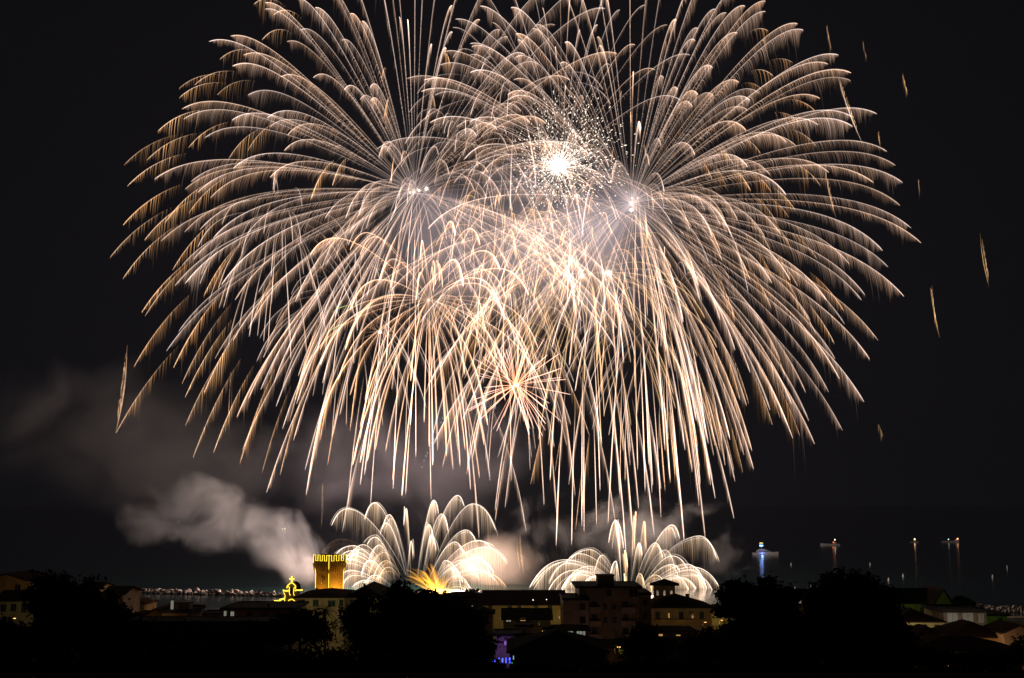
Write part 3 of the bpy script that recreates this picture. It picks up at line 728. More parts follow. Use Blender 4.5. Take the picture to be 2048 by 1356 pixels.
def roof_mb(W, D, H, kind, rh, ov=.5, th=.22):
    r = MB(); x0, x1, y0, y1 = -W/2-ov, W/2+ov, -ov, D+ov
    if kind == 'flat':
        r.box(x0, x1, y0, y1, H, H+.3); r.box(x0, x1, y0, y0+.2, H+.3, H+.3+rh); r.box(x0, x1, y1-.2, y1, H+.3, H+.3+rh)
        r.box(x0, x0+.2, y0+.2, y1-.2, H+.3, H+.3+rh); r.box(x1-.2, x1, y0+.2, y1-.2, H+.3, H+.3+rh)
        return r
    zb, zt = H, H+rh
    if kind == 'hip':
        k = min(W, D)*.5
        if W >= D: a, b = (x0+k, (y0+y1)/2, zt), (x1-k, (y0+y1)/2, zt)
        else: a, b = (0, y0+k, zt), (0, y1-k, zt)
        vs = [(x0,y0,zb),(x1,y0,zb),(x1,y1,zb),(x0,y1,zb),(x0,y0,zb+th),(x1,y0,zb+th),(x1,y1,zb+th),(x0,y1,zb+th), a, b]
        if W >= D: fs = [(0,3,2,1),(0,1,5,4),(1,2,6,5),(2,3,7,6),(3,0,4,7),(4,5,9,8),(5,6,9),(6,7,8,9),(7,4,8)]
        else: fs = [(0,3,2,1),(0,1,5,4),(1,2,6,5),(2,3,7,6),(3,0,4,7),(4,5,8),(5,6,9,8),(6,7,9),(7,4,8,9)]
        return r.add(vs, fs)
    if kind == 'gable_x':       # ridge along x
        ym = (y0+y1)/2
        return r.add([(x0,y0,zb),(x1,y0,zb),(x1,y1,zb),(x0,y1,zb),(x0,y0,zb+th),(x1,y0,zb+th),(x1,y1,zb+th),(x0,y1,zb+th),(x0,ym,zt+th),(x1,ym,zt+th),(x0,ym,zt),(x1,ym,zt)],
            [(0,1,5,4),(2,3,7,6),(4,5,9,8),(6,7,8,9),(1,0,10,11),(3,2,11,10),(0,4,8,10),(7,3,10,8),(5,1,11,9),(2,6,9,11)])
    xm = 0                      # ridge along y, gable faces the camera
    return r.add([(x0,y0,zb),(x0,y1,zb),(x1,y1,zb),(x1,y0,zb),(x0,y0,zb+th),(x0,y1,zb+th),(x1,y1,zb+th),(x1,y0,zb+th),(xm,y0,zt+th),(xm,y1,zt+th),(xm,y0,zt),(xm,y1,zt)],
        [(0,4,5,1),(2,6,7,3),(4,8,9,5),(6,9,8,7),(0,1,11,10),(2,3,10,11),(4,0,10,8),(3,7,8,10),(1,5,9,11),(6,2,11,9)])

def house(label, x0, x1, ye, Y, D, wall, roof='hip', yr=None, rz=0, wins=(), group='houses of the seaside town', rmat='darktile', chimneys=(), name='house', cat='house', lit=None, rmat_ov=.5, base=None):
    """x0,x1 photo px of the front wall, ye eaves px, yr ridge px, Y distance; wins: (px, py, w m, h m, kind)"""
    s = mpp(Y); pc = at((x0+x1)/2, ye, Y); W = (x1-x0)*s
    gz = ground_z(Y+D/2)-1.2 if base is None else base
    root = thing(name, (pc.x, pc.y, gz), label, cat, group, rz)
    H = pc.z-gz
    rh = ((ye-yr)*s) if yr is not None else .5
    wm = MB(); wm.box(-W/2, W/2, 0, D, 0, H)
    if roof == 'gable_x':
        for xx in (-W/2, W/2-.25): wm.add([(xx,0,H),(xx+.25,0,H),(xx+.25,D,H),(xx,D,H),(xx,D/2,H+rh-.15),(xx+.25,D/2,H+rh-.15)], [(0,1,5,4),(2,3,4,5),(0,4,3),(1,2,5)])
    if roof == 'gable_y':
        for yy in (0, D-.25): wm.add([(-W/2,yy,H),(W/2,yy,H),(W/2,yy+.25,H),(-W/2,yy+.25,H),(0,yy,H+rh-.1),(0,yy+.25,H+rh-.1)], [(0,1,4),(3,5,2),(1,2,5,4),(3,0,4,5)])
    wm.build('wall', M[wall], root)
    rf = roof_mb(W, D, H+.003, roof, rh, rmat_ov).build('roof', M['conc'] if roof == 'flat' else M[rmat], root)
    for (cx_, cyt, w_) in chimneys:
        lx = (cx_-(x0+x1)/2)*s; zt = at(cx_, cyt, Y+D/2).z-gz
        cm = MB().box(lx-w_/2, lx+w_/2, D/2-w_/2, D/2+w_/2, H, zt); cm.box(lx-w_/2-.12, lx+w_/2+.12, D/2-w_/2-.12, D/2+w_/2+.12, zt+.003, zt+.15)
        cm.build('chimney', M['brown'], rf)
    for wn in wins:
        wx, wy, ww, wh, kd = wn
        lx = (wx-(x0+x1)/2)*s; lz = at(wx, wy, Y).z-gz
        g = {'d': M['glass'], 's': M['glass'], 'g': M['shutter'], 'w': WARM, 'p': PALE, 'l': M['white']}[kd]
        opening(None, lx, lz, ww, wh, 0, root, g, True, kd == 's')
    return root, H, W, s, gz

def antenna(x, yt, yb, Y, label):
    b = at(x, yb, Y); tz = at(x, yt, Y).z
    r_ = thing('antenna', b, label, 'antenna', 'roof antennas'); h = tz-b.z
    MB().tube([(0, 0, 0), (0, 0, h)], .035, 5).build('mast', M['metal'], r_)
    a = MB()
    for k in range(5): a.tube([(-.9+.4*k, -.35-.05*k, h*.93), (-.9+.4*k, .35+.05*k, h*.93)], .02, 4)
    a.tube([(-1, 0, h*.93), (.9, 0, h*.93)], .02, 4).build('aerial', M['metal'], r_)

W_ = 'wins'
# left edge
house('ochre gabled house at the frame edge beside the big dark round tree', -30, 53, 1163, 230, 12, 'ochre', 'gable_y', 1149, wins=[(36, 1176, 1.0, 1.3, 'd')])
house('lower cream house below the ochre gable with green shutters', -10, 62, 1203, 205, 10, 'cream', 'gable_x', 1187, wins=[(28, 1215, .8, 1.1, 'd'), (48, 1217, .7, 1.3, 'g'), (8, 1216, .8, 1.1, 'd')])
house('small house with lit eave peeping over the round tree', 180, 201, 1176, 300, 9, 'ochre', 'gable_x', 1168)
house('brown sloping house just right of the round tree', 205, 246, 1190, 260, 12, 'brown', 'gable_x', 1178, wins=[(232, 1200, .9, 1.2, 'd')])
house('low house with shallow hip roof below two thin masts', 250, 289, 1209, 300, 10, 'ochre', 'hip', 1200, wins=[(262, 1214, .8, .9, 'd'), (278, 1214, .8, .9, 'd')], rmat='tile')
house('small gabled house between the masts and the twin chimney block', 290, 330, 1232, 230, 9, 'ochre', 'gable_y', 1219, rmat='tile')
house('brown low roofed house under the masts', 246, 292, 1236, 240, 9, 'brown', 'hip', 1226)
r_, H, W, s, gz = house('dark flat block with two square stair turrets by the water', 325, 376, 1226, 225, 10, 'brown', 'flat', 1222, wins=[(344, 1216-6, .5, 1.6, 'p')])
for q in (343, 363):
    c = at(q, 1204, 229); hh = c.z-gz
    MB().box((q-350.5)*s-.85, (q-350.5)*s+.85, 2, 4.4, H, hh).box((q-350.5)*s-.95, (q-350.5)*s+.95, 1.9, 4.5, hh+.003, hh+.15).build('stair_turret', M['brown'], r_)
r_, H, W, s, gz = house('white beach pavilion with low railings beside the water', 402, 446, 1231, 300, 8, 'pink', 'flat', 1228, wins=[(412, 1234, .8, .7, 'd'), (432, 1234, .8, .7, 'd')], name='pavilion', cat='pavilion')
r_, H, W, s, gz = house('long dark flat roofed block with pale openings under its eave, before the church', 447, 585, 1220, 250, 16, 'brown', 'flat', 1218, wins=[(452, 1228, .5, 1.2, 'p'), (466, 1228, .7, 1.0, 'p'), (500, 1231, 1.0, 1.3, 'd'), (530, 1231, 1.0, 1.3, 'd'), (560, 1231, 1.0, 1.3, 'd')], name='flat_block', cat='building')
MB().tube([(1, 6, H), (1, 6, H+.9), ], .35, 8).build('vent', M['metal'], r_)
house('long low shed with a thin pale roof edge', 245, 555, 1247, 190, 8, 'brown', 'flat', 1246, name='shed', cat='shed', wins=[(340, 1256, 1, 1, 'd'), (400, 1256, 1, 1, 'd'), (470, 1256, 1, 1, 'd')])
# cream building with dark hip roofs
house('cream building with dark hip roof hiding the foot of the lit tower', 592, 688, 1196, 280, 22, 'cream', 'hip', 1186,
      wins=[(604, 1205, 1.4, 1.2, 'g'), (632, 1206, 1.2, 1.4, 'g'), (663, 1207, 1.6, 1.3, 'g'), (682, 1206, .8, 1.4, 'd')], chimneys=[(618, 1178, .6)], name='apartment_house', cat='building')
house('wing of the cream building reaching behind the central trees', 690, 762, 1196, 283, 26, 'cream', 'hip', 1175,
      wins=[(705, 1207, 1.0, 1.6, 'd'), (740, 1206, 1.4, 1.6, 'd')], chimneys=[(715, 1168, .5)], name='apartment_house', cat='building')
# centre
r_, H, W, s, gz = house('dark broad roof terrace crowded with spectators behind the central trees', 850, 1000, 1203, 305, 16, 'brown', 'hip', 1188, name='terrace_house', cat='building', wins=[(943, 1211, .5, .5, 'p')])
house('long yellow house with roof lights and four tall windows', 968, 1128, 1211, 290, 18, 'yellow', 'gable_x', 1188,
      wins=[(982, 1213, .9, .6, 'd'), (1020, 1220, .9, 1.9, 'd'), (1039, 1218, .7, 1.5, 'd'), (1071, 1218, .8, 1.6, 'd'), (1099, 1220, .9, 2.0, 'd')], chimneys=[(1060, 1184, .5), (1110, 1185, .5)])
house('low outbuilding with pale skylight roof beside the central tree', 942, 985, 1228, 262, 8, 'brown', 'hip', 1218)
house('yellow gabled house with two glowing windows under its eave', 1008, 1100, 1240, 240, 12, 'yellow', 'gable_x', 1224,
      wins=[(1018, 1243-3, .9, .6, 'p'), (1046, 1240, 1.0, .7, 'w'), (1075, 1246, .8, 1.0, 'd')])
house('pink walled courtyard house between the gabled house and the purple annex', 1035, 1062, 1254, 222, 6, 'pink', 'flat', 1252, wins=[(1048, 1264, .7, 1, 'd')])
r_, H, W, s, gz = house('small annex washed in purple light above the blue string lights', 992, 1035, 1272, 208, 7, 'white', 'flat', 1270,
      wins=[(1012, 1284, .5, 1.4, 'd'), (1024, 1283, .5, 1.4, 'd')], name='annex', cat='building')
PURP = lamp(None, 110, (.55, .25, 1.0), .3, at(1008, 1300, 203)); PURP.parent = r_; PURP.matrix_parent_inverse = Matrix.Translation(-r_.location)
lmp = MB().box(W*.1, W*.1+.12, -.5, -.38, H*.5, H*.5+.12).build('wall_lamp', emis('purple_lamp', (.5, .25, 1), .5, 'NONE'), r_)
r_, H, W, s, gz = house('open terrace with white railing lit faintly pink', 1030, 1076, 1288, 200, 10, 'pink', 'flat', 1283, name='terrace', cat='terrace', group=None, rmat_ov=.15)
house('low hall with a strip of pale square windows below the apartment block', 1092, 1176, 1262, 236, 9, 'brown', 'hip', 1254,
      wins=[(1117, 1267, 1.0, .9, 'p'), (1131, 1267, .5, .9, 'p'), (1140, 1267, 1.1, .9, 'p'), (1158, 1267, 1.0, .9, 'p'), (1167, 1267, .5, .9, 'p')])
house('broad low house with wide dark hip roof nearest the blue string lights', 1022, 1210, 1306, 180, 16, 'brown', 'hip', 1272, wins=[(1060, 1318, 1, 1.2, 'd'), (1100, 1318, 1, 1.2, 'd'), (1150, 1318, 1, 1.2, 'd')], rmat='blacktile')
# apartment block
r_, H, W, s, gz = house('tall apartment block with a square lift tower on its flat roof', 1159, 1276, 1176, 255, 16, 'brown', 'flat', 1175, name='apartment_block', cat='building', group=None, rmat_ov=.8,
      wins=[(1218, 1186, .9, 1.2, 'd'), (1228, 1213, .9, 1.2, 'd'), (1228, 1240, .9, 1.2, 'd'), (1228, 1267, .9, 1.2, 'd'), (1210, 1213, .7, 1.2, 'd'), (1210, 1240, .7, 1.2, 'd'), (1266, 1186, 1.8, 1.6, 'd')])
hx = (1213.5-1217.5)*s; tz = at(1213, 1152, 258).z-gz
lt = MB().box(hx-1.75, hx+1.75, 3, 7, H+.3, tz).box(hx-1.95, hx+1.95, 2.8, 7.2, tz+.003, tz+.25).build('lift_tower', M['brown'], r_)
for yy in (1213, 1240, 1267):
    z = at(1255, yy+10, 255).z-gz
    for (bx0, bx1) in ((1240, 1268), (1179, 1201)):
        a0, a1 = (bx0-1217.5)*s, (bx1-1217.5)*s
        b = MB().box(a0, a1, -1.3, 0, z-.15, z).box(a0, a1, -1.3, -1.2, z+.003, z+.95).box(a0, a0+.1, -1.195, 0, z+.003, z+.95).box(a1-.1, a1, -1.195, 0, z+.003, z+.95).build('balcony', M['pink'], r_)
        MB().box(a0+.5, a0+1.6, -.04, .05, z+.01, z+2.1).build('balcony_door', M['glass'], r_)
r_, H, W, s, gz = house('pale pink lower wing with two square windows stuck to the apartment block', 1127, 1177, 1201, 250, 14, 'pink', 'flat', 1199, name='apartment_wing', cat='building', group=None, rmat_ov=.2,
      wins=[(1165, 1213, 1.0, 1.3, 'd'), (1165, 1240, 1.0, 1.3, 'd'), (1165, 1266, 1.0, 1.3, 'd')])
house('plain narrow wing between the apartment block and the palace', 1278, 1302, 1190, 262, 14, 'brown', 'flat', 1188, name='apartment_wing', cat='building', rmat_ov=.1, wins=[(1290, 1205, .8, 1.2, 'd'), (1290, 1232, .8, 1.2, 'd')])
# palace with roof lantern
r_, H, W, s, gz = house('brown palace with an arched roof lantern against the sparks', 1303, 1421, 1216, 290, 17, 'brownlight', 'hip', 1194, name='palace', cat='building', group=None,
      wins=[(1316, 1232, 1.0, 1.9, 'd'), (1338, 1231, .3, 1.1, 'w'), (1362, 1232, 1.0, 1.9, 'd'), (1382, 1232, 1.0, 1.9, 'd'), (1402, 1232, 1.0, 1.9, 'd')], chimneys=[(1303, 1184, .8), (1385, 1189, .8)], rmat_ov=1.0)
z = at(1340, 1245, 290).z-gz
MB().box(-W/2, W/2, -1.2, 0, z-.2, z).box(-W/2, W/2, -1.2, -1.1, z+.003, z+.8).build('balcony', M['ochre'], r_)
Yl = 298; sl = mpp(Yl); c = at(1329, 1198, Yl); lan = thing('roof_lantern', c, 'square roof lantern with three bright arched openings on the palace roof', 'lantern', rz=-math.atan((1329-1024)/F))
hw = 21*sl; he = at(1329, 1171, Yl).z-c.z
for yy in (0, 2*hw-.25):
    mb = MB(); xs_ = [-hw]
    for q in (-13.5, 0, 13.5): xs_ += [q*sl-.28, q*sl+.28]
    xs_.append(hw); zo0, zo1 = at(0, 1191, Yl).z-c.z-(.4 if yy else 0), at(0, 1180, Yl).z-c.z-(.4 if yy else 0)
    for k in range(0, len(xs_), 2): mb.box(xs_[k], xs_[k+1], yy, yy+.25, -1.5, he)
    for q in (-13.5, 0, 13.5):
        mb.box(q*sl-.28, q*sl+.28, yy, yy+.25, -1.5, zo0)
        arc = [(q*sl+.28*math.cos(a_), zo1-.28+.28*math.sin(a_)) for a_ in np.linspace(0, math.pi, 9)]
        mb.prism([(q*sl+.28, he), (q*sl+.28, zo1-.28)]+arc[1:-1]+[(q*sl-.28, zo1-.28), (q*sl-.28, he)], yy, yy+.25)
    mb.build('arched_wall', M['brown'], lan)
MB().box(-hw, -hw+.25, .26, 2*hw-.26, -1.5, he).build('side_wall', M['brown'], lan)
MB().box(hw-.25, hw, .26, 2*hw-.26, -1.5, he).build('side_wall', M['brown'], lan)
MB().add([(-hw-1,-1,he+.003),(hw+1,-1,he+.003),(hw+1,2*hw+1,he+.003),(-hw-1,2*hw+1,he+.003),(-hw-1,-1,he+.2),(hw+1,-1,he+.2),(hw+1,2*hw+1,he+.2),(-hw-1,2*hw+1,he+.2),(0,hw,he+1.5)],
    [(0,3,2,1),(0,1,5,4),(1,2,6,5),(2,3,7,6),(3,0,4,7),(4,5,8),(5,6,8),(6,7,8),(7,4,8)]).build('roof', M['darktile'], lan)
house('yellow house glimpsed behind the tree beside the palace', 1423, 1462, 1221, 300, 10, 'yellow', 'hip', 1213, wins=[(1436, 1230, .8, 1.4, 'd')])
house('dark low house with two slits of light under the palace balcony', 1300, 1390, 1264, 240, 9, 'brown', 'hip', 1256, wins=[(1320, 1270, 1.1, .35, 'w'), (1356, 1271, .8, .3, 'w')])
house('brown house with orange lit doorway beside a wall lamp', 1215, 1300, 1296, 190, 10, 'brown', 'gable_x', 1288, wins=[(1246, 1306, 1.2, 1.6, 'd')])
house('dim house among dark trees under the palace', 1310, 1420, 1290, 200, 10, 'brown', 'hip', 1280, wins=[(1336, 1300, .8, 1.1, 'd'), (1360, 1300, .8, 1.1, 'd'), (1398, 1300, .8, 1.1, 'd')])
# right side town
house('far dark house peeping between the two big trees', 1590, 1630, 1201, 300, 9, 'brown', 'gable_x', 1182, wins=[(1600, 1204, .6, .5, 'p')])
house('pale awning roofed house between the two big trees', 1578, 1625, 1261, 240, 8, 'pink', 'hip', 1248)
house('long green lit house with steep gable end facing the sea', 1780, 1872, 1208, 280, 10, 'green', 'gable_x', 1182, wins=[(1800, 1221, .8, 1.2, 'd'), (1820, 1221, .8, 1.2, 'd'), (1843, 1221, .8, 1.2, 'd')])
house('narrow green lit gable house with a sharp peak', 1870, 1904, 1209, 276, 12, 'green', 'gable_y', 1180)
house('yellow house with three square windows under a dark hip roof', 1790, 1887, 1245, 250, 12, 'cream', 'hip', 1222, wins=[(1819, 1255, 1.0, 1.0, 'd'), (1848, 1254, 1.0, 1.0, 'd'), (1873, 1255, 1.0, 1.0, 'd')])
r_, H, W, s, gz = house('white modern house with big pale panels and a brown frame', 1888, 1972, 1225, 256, 12, 'brown', 'flat', 1221, name='modern_house',
      wins=[(1905, 1235, 2.2, 1.9, 'l'), (1935, 1235, 2.2, 1.9, 'l'), (1961, 1236, 1.2, 1.9, 'l'), (1905, 1259, 2.3, 1.4, 'l')])
house('small green lit shed near the short breakwater', 1975, 2014, 1232, 270, 9, 'green', 'flat', 1230, name='shed', cat='shed', wins=[(2000, 1240, .7, 1, 'd')])
house('broad dark roofed house with a glowing orange wall strip', 1910, 2010, 1276, 215, 12, 'ochre', 'hip', 1248, rmat_ov=.6)
house('russet gabled house at the frame edge beside the broad dark roof', 2008, 2075, 1268, 212, 9, 'pink', 'gable_y', 1252)
house('low dark roof with ochre wall left of the broad dark roof', 1825, 1905, 1280, 220, 10, 'ochre', 'hip', 1256, rmat_ov=.7)
house('nearest long dark roofed house with dim green wall', 1838, 2040, 1302, 185, 12, 'green', 'hip', 1281, wins=[(1842, 1314, .35, .9, 'p'), (1900, 1314, .9, 1.1, 'd'), (1960, 1314, .9, 1.1, 'd')])
for a_ in [(1023, 1177, 1189, 295, 'shortest antenna on the long yellow roof'), (1030, 1175, 1189, 295, 'middle antenna on the long yellow roof'), (1036, 1168, 1189, 296, 'tallest antenna on the long yellow roof'),
           (253, 1184, 1215, 280, 'thin mast above the low hip roof'), (306, 1196, 1225, 280, 'thin mast over the small gabled house'),
           (618, 1174, 1186, 285, 'stubby aerial on the cream building')]: antenna(*a_)

# ------------------------------------------------------------------ crenellated tower outlined in yellow lights
Yt = 330; st = mpp(Yt); ct = at(657, 1180, Yt)
tw = thing('castle_tower', (ct.x, ct.y, ground_z(Yt)-1), 'tall brick tower with swallow battlements outlined in yellow lights', 'tower')
tw.rotation_euler = (0, 0, R(-39.6+90))   # corner towards the camera
base = ground_z(Yt)-1
ws, wt = 5.2, 6.15           # shaft and head widths
def Z(py): return at(657, py, Yt).z-base
ang = tw.rotation_euler.z
ztop, zcr, zb1, zb0 = Z(1110), Z(1121), Z(1127), Z(1147)
# local frame: front corner at (0,0); faces run along +x and +y after rotation
off = (wt-ws)/2
prof = [(0, 0), (zb0, 0), (zb0+(zb1-zb0)*.35, .12*off/ .47), (zb0+(zb1-zb0)*.7, off*.72), (zb1, off), (zcr, off)]
mb = MB(); vs = []
for z, e in prof: vs += [(-e, -e, z), (ws+e, -e, z), (ws+e, ws+e, z), (-e, ws+e, z)]
fs = [(i*4+k, i*4+(k+1) % 4, (i+1)*4+(k+1) % 4, (i+1)*4+k) for i in range(len(prof)-1) for k in range(4)]+[(0, 3, 2, 1), (20, 21, 22, 23)]
mb.add(vs, fs).build('shaft', M['brick'], tw)
Rz = Matrix.Rotation(ang, 4, 'Z')
mer = MB(); led = MB(); n = 4; L = wt; x_ = -off
seg = L/(2*n-1)
for side in range(4):
    for k in range(n):
        a0 = x_+2*k*seg; a1 = a0+seg
        y0_, y1_ = -off, -off+.45
        if side == 0: mer.box(a0, a1, y0_, y1_, zcr, ztop)
        if side == 1: mer.box(-off, -off+.45, a0+(.455 if k == 0 else 0), a1, zcr, ztop)
        if side == 2: mer.box(a0+(.455 if k == 0 else 0), a1, ws+off-.45, ws+off, zcr, ztop)
        if side == 3: mer.box(ws+off-.45, ws+off, a0+(.455 if k == 0 else 0), a1-(.455 if k == n-1 else 0), zcr, ztop)
mer.build('battlement', M['brick'], tw)
def zig(side):
    pts = []
    for k in range(n):
        a0 = x_+2*k*seg; a1 = a0+seg
        pts += [(a0, zcr-.15), (a0, ztop-.1), (a1, ztop-.1), (a1, zcr-.15)]
    pts = pts[1:-1]
    e = -off-.06
    return [(a, e, z) if side == 0 else (e, a, z) for a, z in pts]
for side in (0, 1): MB().tube(zig(side), .065, 5).build('light_strip', LED, tw)
for (cx_, cy2) in ((0, 0), (ws, 0), (0, ws)):
    pts = []
    for z, e in prof:
        q = .06
        pts.append(((-e-q) if cx_ == 0 else ws+e+q, (-e-q) if cy2 == 0 else ws+e+q, z))
    pts[0] = (pts[0][0], pts[0][1], 4); pts.append((pts[-1][0], pts[-1][1], ztop-.1))
    MB().tube(pts, .07, 5).build('light_strip', LED, tw)
# corbel ribs and arches on both visible faces
for side in (0, 1):
    cb = MB()
    for k in range(8):
        a = -.2+(ws+.4)*k/7
        pr = [(a, -e-.16-.14*(z > zb0+.5), z) for z, e in prof[1:-1]]
        if side: pr = [(y, x, z) for x, y, z in pr]
        cb.tube(pr, [.06, .15, .20, .20], 6)
    cb.build('corbel', M['brick'], tw)
# niche with round head on the darker face
nz_ = Z(1160)
ni = MB(); arcp = [(ws*.47+.75*math.cos(a), nz_+.75*math.sin(a)) for a in np.linspace(0, math.pi, 11)]
for k in range(10):
    (a0, z0), (a1, z1) = arcp[k], arcp[k+1]
    ni.tube([(-.1, a0, z0), (-.1, a1, z1)], .14, 5)
ni.build('niche_arch', M['brick'], tw)
bu = MB(); bu.tube([(-.12, ws*.47, nz_-1.1), (-.14, ws*.47, nz_-.5), (-.14, ws*.47, nz_-.15), (-.14, ws*.47, nz_+.25), (-.12, ws*.47, nz_+.4)], [.28, .34, .16, .22, .08], 8)
bu.build('niche_relief', mat('pale_stone_relief', (.6, .5, .35)), tw)
mm = MB().tube([(ws/2, ws/2, zcr), (ws/2, ws/2, Z(1095))], .06, 6)
for k, (dx, zz) in enumerate(((.35, 1098), (.3, 1101), (.45, 1104), (.3, 1107))): mm.tube([(ws/2-dx, ws/2+dx, Z(zz)), (ws/2+dx, ws/2-dx, Z(zz))], .05, 5)
mm.build('roof_mast', M['metal'], tw)
def flood(name, loc, power, col, label, tilt=None, size=.5):
    r_ = thing(name, loc, label, 'floodlight', 'floodlights of the tower')
    MB().box(-.2, .2, -.12, .12, 0, .08).tube([(0, 0, .08), (0, 0, .3)], .04, 5).box(-.25, .25, -.12, .12, .3, .6).build('housing', M['metal'], r_)
    lamp(r_, power, col, size, (0, 0, .9))
    return r_
ang_pos = lambda lx, ly: Vector((ct.x, ct.y, 0))+(Rz @ Vector((lx, ly, 0)))
for (lx, ly, pw, lb) in ((ws*.5, -2.8, 3000, 'floodlight at the tower foot under its bright face'), (-3.0, ws*.5, 1300, 'floodlight at the tower foot under its darker face')):
    q = ang_pos(lx, ly); flood('floodlight', (q.x, q.y, Z(1192)+base-1), pw, (1, .52, .07), lb)

# ------------------------------------------------------------------ church bell gable outlined in yellow lights
Yc = 300; sc_ = mpp(Yc); cc_ = at(582, 1215, Yc); ch = thing('church_gable', (cc_.x, cc_.y, ground_z(Yc)-1), 'church bell gable with cross outlined by yellow lights before the breakwater', 'church')
cb_ = ground_z(Yc)-1
def CX(x): return (x-582)*sc_
def CZ(y): return at(582, y, Yc).z-cb_
MB().box(CX(566), CX(592), .1, 5, 0, CZ(1184)).box(CX(549), CX(565.8), .1, 5, 0, CZ(1206)).build('facade', M['brown'], ch)
MB().prism([(CX(573), CZ(1184)), (CX(573), CZ(1171)), (CX(582), CZ(1164)), (CX(591), CZ(1171)), (CX(591), CZ(1184))], .1, .9).build('bell_gable', M['brown'], ch)
MB().box(CX(579), CX(585), .03, .09, CZ(1188), CZ(1176)).build('bell_opening', M['glass'], ch)
MB().tube([(CX(586), 3, CZ(1186)), (CX(586), 3, CZ(1172)), (CX(586), 3, CZ(1167)), (CX(586), 3, CZ(1164))], [1.2, 1.2, .8, .1], 12).build('dome', M['darktile'], ch)
cx2 = MB().box(-.16, .16, .05, .3, CZ(1164), CZ(1153)).box(-.6, -.165, .05, .3, CZ(1159), CZ(1156.5)).box(.165, .6, .05, .3, CZ(1159), CZ(1156.5))
cx2.build('cross', LED, ch)
def strip(pts, r=.13, wob=0):
    P = []
    for i in range(len(pts)-1):
        for k in range(6):
            f = k/6; P.append((CX(pts[i][0]+(pts[i+1][0]-pts[i][0])*f+random.uniform(-wob, wob)), random.uniform(-.1, .02), CZ(pts[i][1]+(pts[i+1][1]-pts[i][1])*f+random.uniform(-wob, wob))))
    P.append((CX(pts[-1][0]), -.02, CZ(pts[-1][1])))
    MB().tube(P, r*.5, 5).build('light_strip', LED, ch)
strip([(573, 1176), (574, 1171), (582, 1165), (590, 1171), (590, 1177)], .2)
strip([(575, 1172), (578, 1175), (578, 1186), (580, 1191)], .13)
strip([(590, 1173), (587, 1176), (586, 1187), (588, 1191)], .13)
strip([(566, 1181), (577, 1181)], .3, .8); strip([(588, 1181), (604, 1180)], .3, .8)
strip([(566, 1182), (570, 1191), (569, 1200), (571, 1207)], .15)
strip([(549, 1206), (556, 1203), (568, 1197)], .3, .9); strip([(549, 1201), (556, 1201), (567, 1196)], .2, .8)
strip([(573, 1207), (578, 1200), (584, 1198), (590, 1203)], .15); strip([(579, 1207), (584, 1203), (590, 1208)], .15)
strip([(587, 1210), (588, 1217)], .2)

# ------------------------------------------------------------------ street lamps: the warm light on the facades
def street_lamp(x, y, Y, pw, col, label, white=False, h=5.5):
    q = at(x, y, Y); r_ = thing('street_lamp', (q.x, q.y, q.z-h), label, 'street lamp', 'street lamps of the town')
    MB().tube([(0, 0, 0), (0, 0, h*.9), (.15, 0, h*.98), (.6, 0, h)], [.09, .06, .05, .04], 6).build('pole', M['metal'], r_)
    hd = MB().box(.35, .95, -.16, .16, h-.02, h+.08).build('lamp_head', M['metal'], r_)
    MB().box(.42, .88, -.1, .1, h-.1, h-.023).build('lamp_glass', LAMPW if white else LAMPO, hd)
    lamp(r_, pw*.6, col, .25, (.65, -.1, h-.5))
OC = (1, .62, .25); YC = (1, .78, .36); GC = (.62, 1, .18); WC = (1, .9, .75)
for a_ in [(30, 1205, 222, 220, OC, 'lamp below the ochre gable at the frame edge'), (20, 1236, 195, 260, YC, 'lamp before the cream house with green shutters'),
  (228, 1222, 252, 90, OC, 'lamp in front of the brown sloping house'), (270, 1226, 290, 90, OC, 'lamp in front of the low hip roofed house'),
  (310, 1243, 222, 70, OC, 'lamp in front of the small gabled house'), (612, 1226, 270, 650, YC, 'lamp in front of the cream building by the tower'),
  (672, 1228, 268, 260, YC, 'lamp behind the palm before the cream building'), (740, 1225, 272, 220, YC, 'lamp before the wing of the cream building'), (424, 1242, 292, 70, (1, .8, .85), 'lamp before the white beach pavilion'),
  (1000, 1232, 281, 240, YC, 'lamp near the end of the long yellow house'), (1060, 1229, 281, 260, YC, 'lamp behind the yellow gabled house roof'), (1118, 1230, 280, 620, YC, 'lamp between the long yellow house and the apartment wing'),
  (1080, 1262, 231, 45, YC, 'lamp behind the courtyard house'), (1150, 1276, 240, 460, (1, .74, .62), 'lamp under the pink apartment wing'), (1225, 1290, 243, 220, (1, .62, .42), 'lamp under the apartment block'),
  (1340, 1254, 281, 150, OC, 'lamp before the palace front'), (1405, 1244, 281, 160, OC, 'lamp before the palace side wing'), (1438, 1240, 291, 800, YC, 'lamp before the yellow house behind the tree'),
  (1800, 1228, 272, 220, GC, 'greenish lamp in front of the long green house'), (1888, 1222, 268, 500, GC, 'greenish lamp in front of the narrow green gable'),
  (1826, 1264, 243, 1500, YC, 'lamp in front of the yellow house with three windows'), (1925, 1258, 249, 650, WC, 'white lamp before the modern house'), (1995, 1246, 262, 160, GC, 'greenish lamp before the small shed'),
  (1960, 1290, 209, 900, OC, 'lamp under the broad dark roofed eave'), (1865, 1290, 214, 600, OC, 'lamp under the low dark roof'), (1890, 1330, 172, 140, (.8, .95, .4), 'lamp before the nearest long house'),
  (1600, 1275, 232, 60, (1, .8, .6), 'lamp before the awning roofed house'), (1052, 1302, 193, 70, (1, .6, .8), 'pinkish lamp under the terrace railing')]: street_lamp(*a_)
street_lamp(1229, 1293, 184, 110, (1, .5, .15), 'orange lamp glaring beside the lit doorway house', h=3.2)
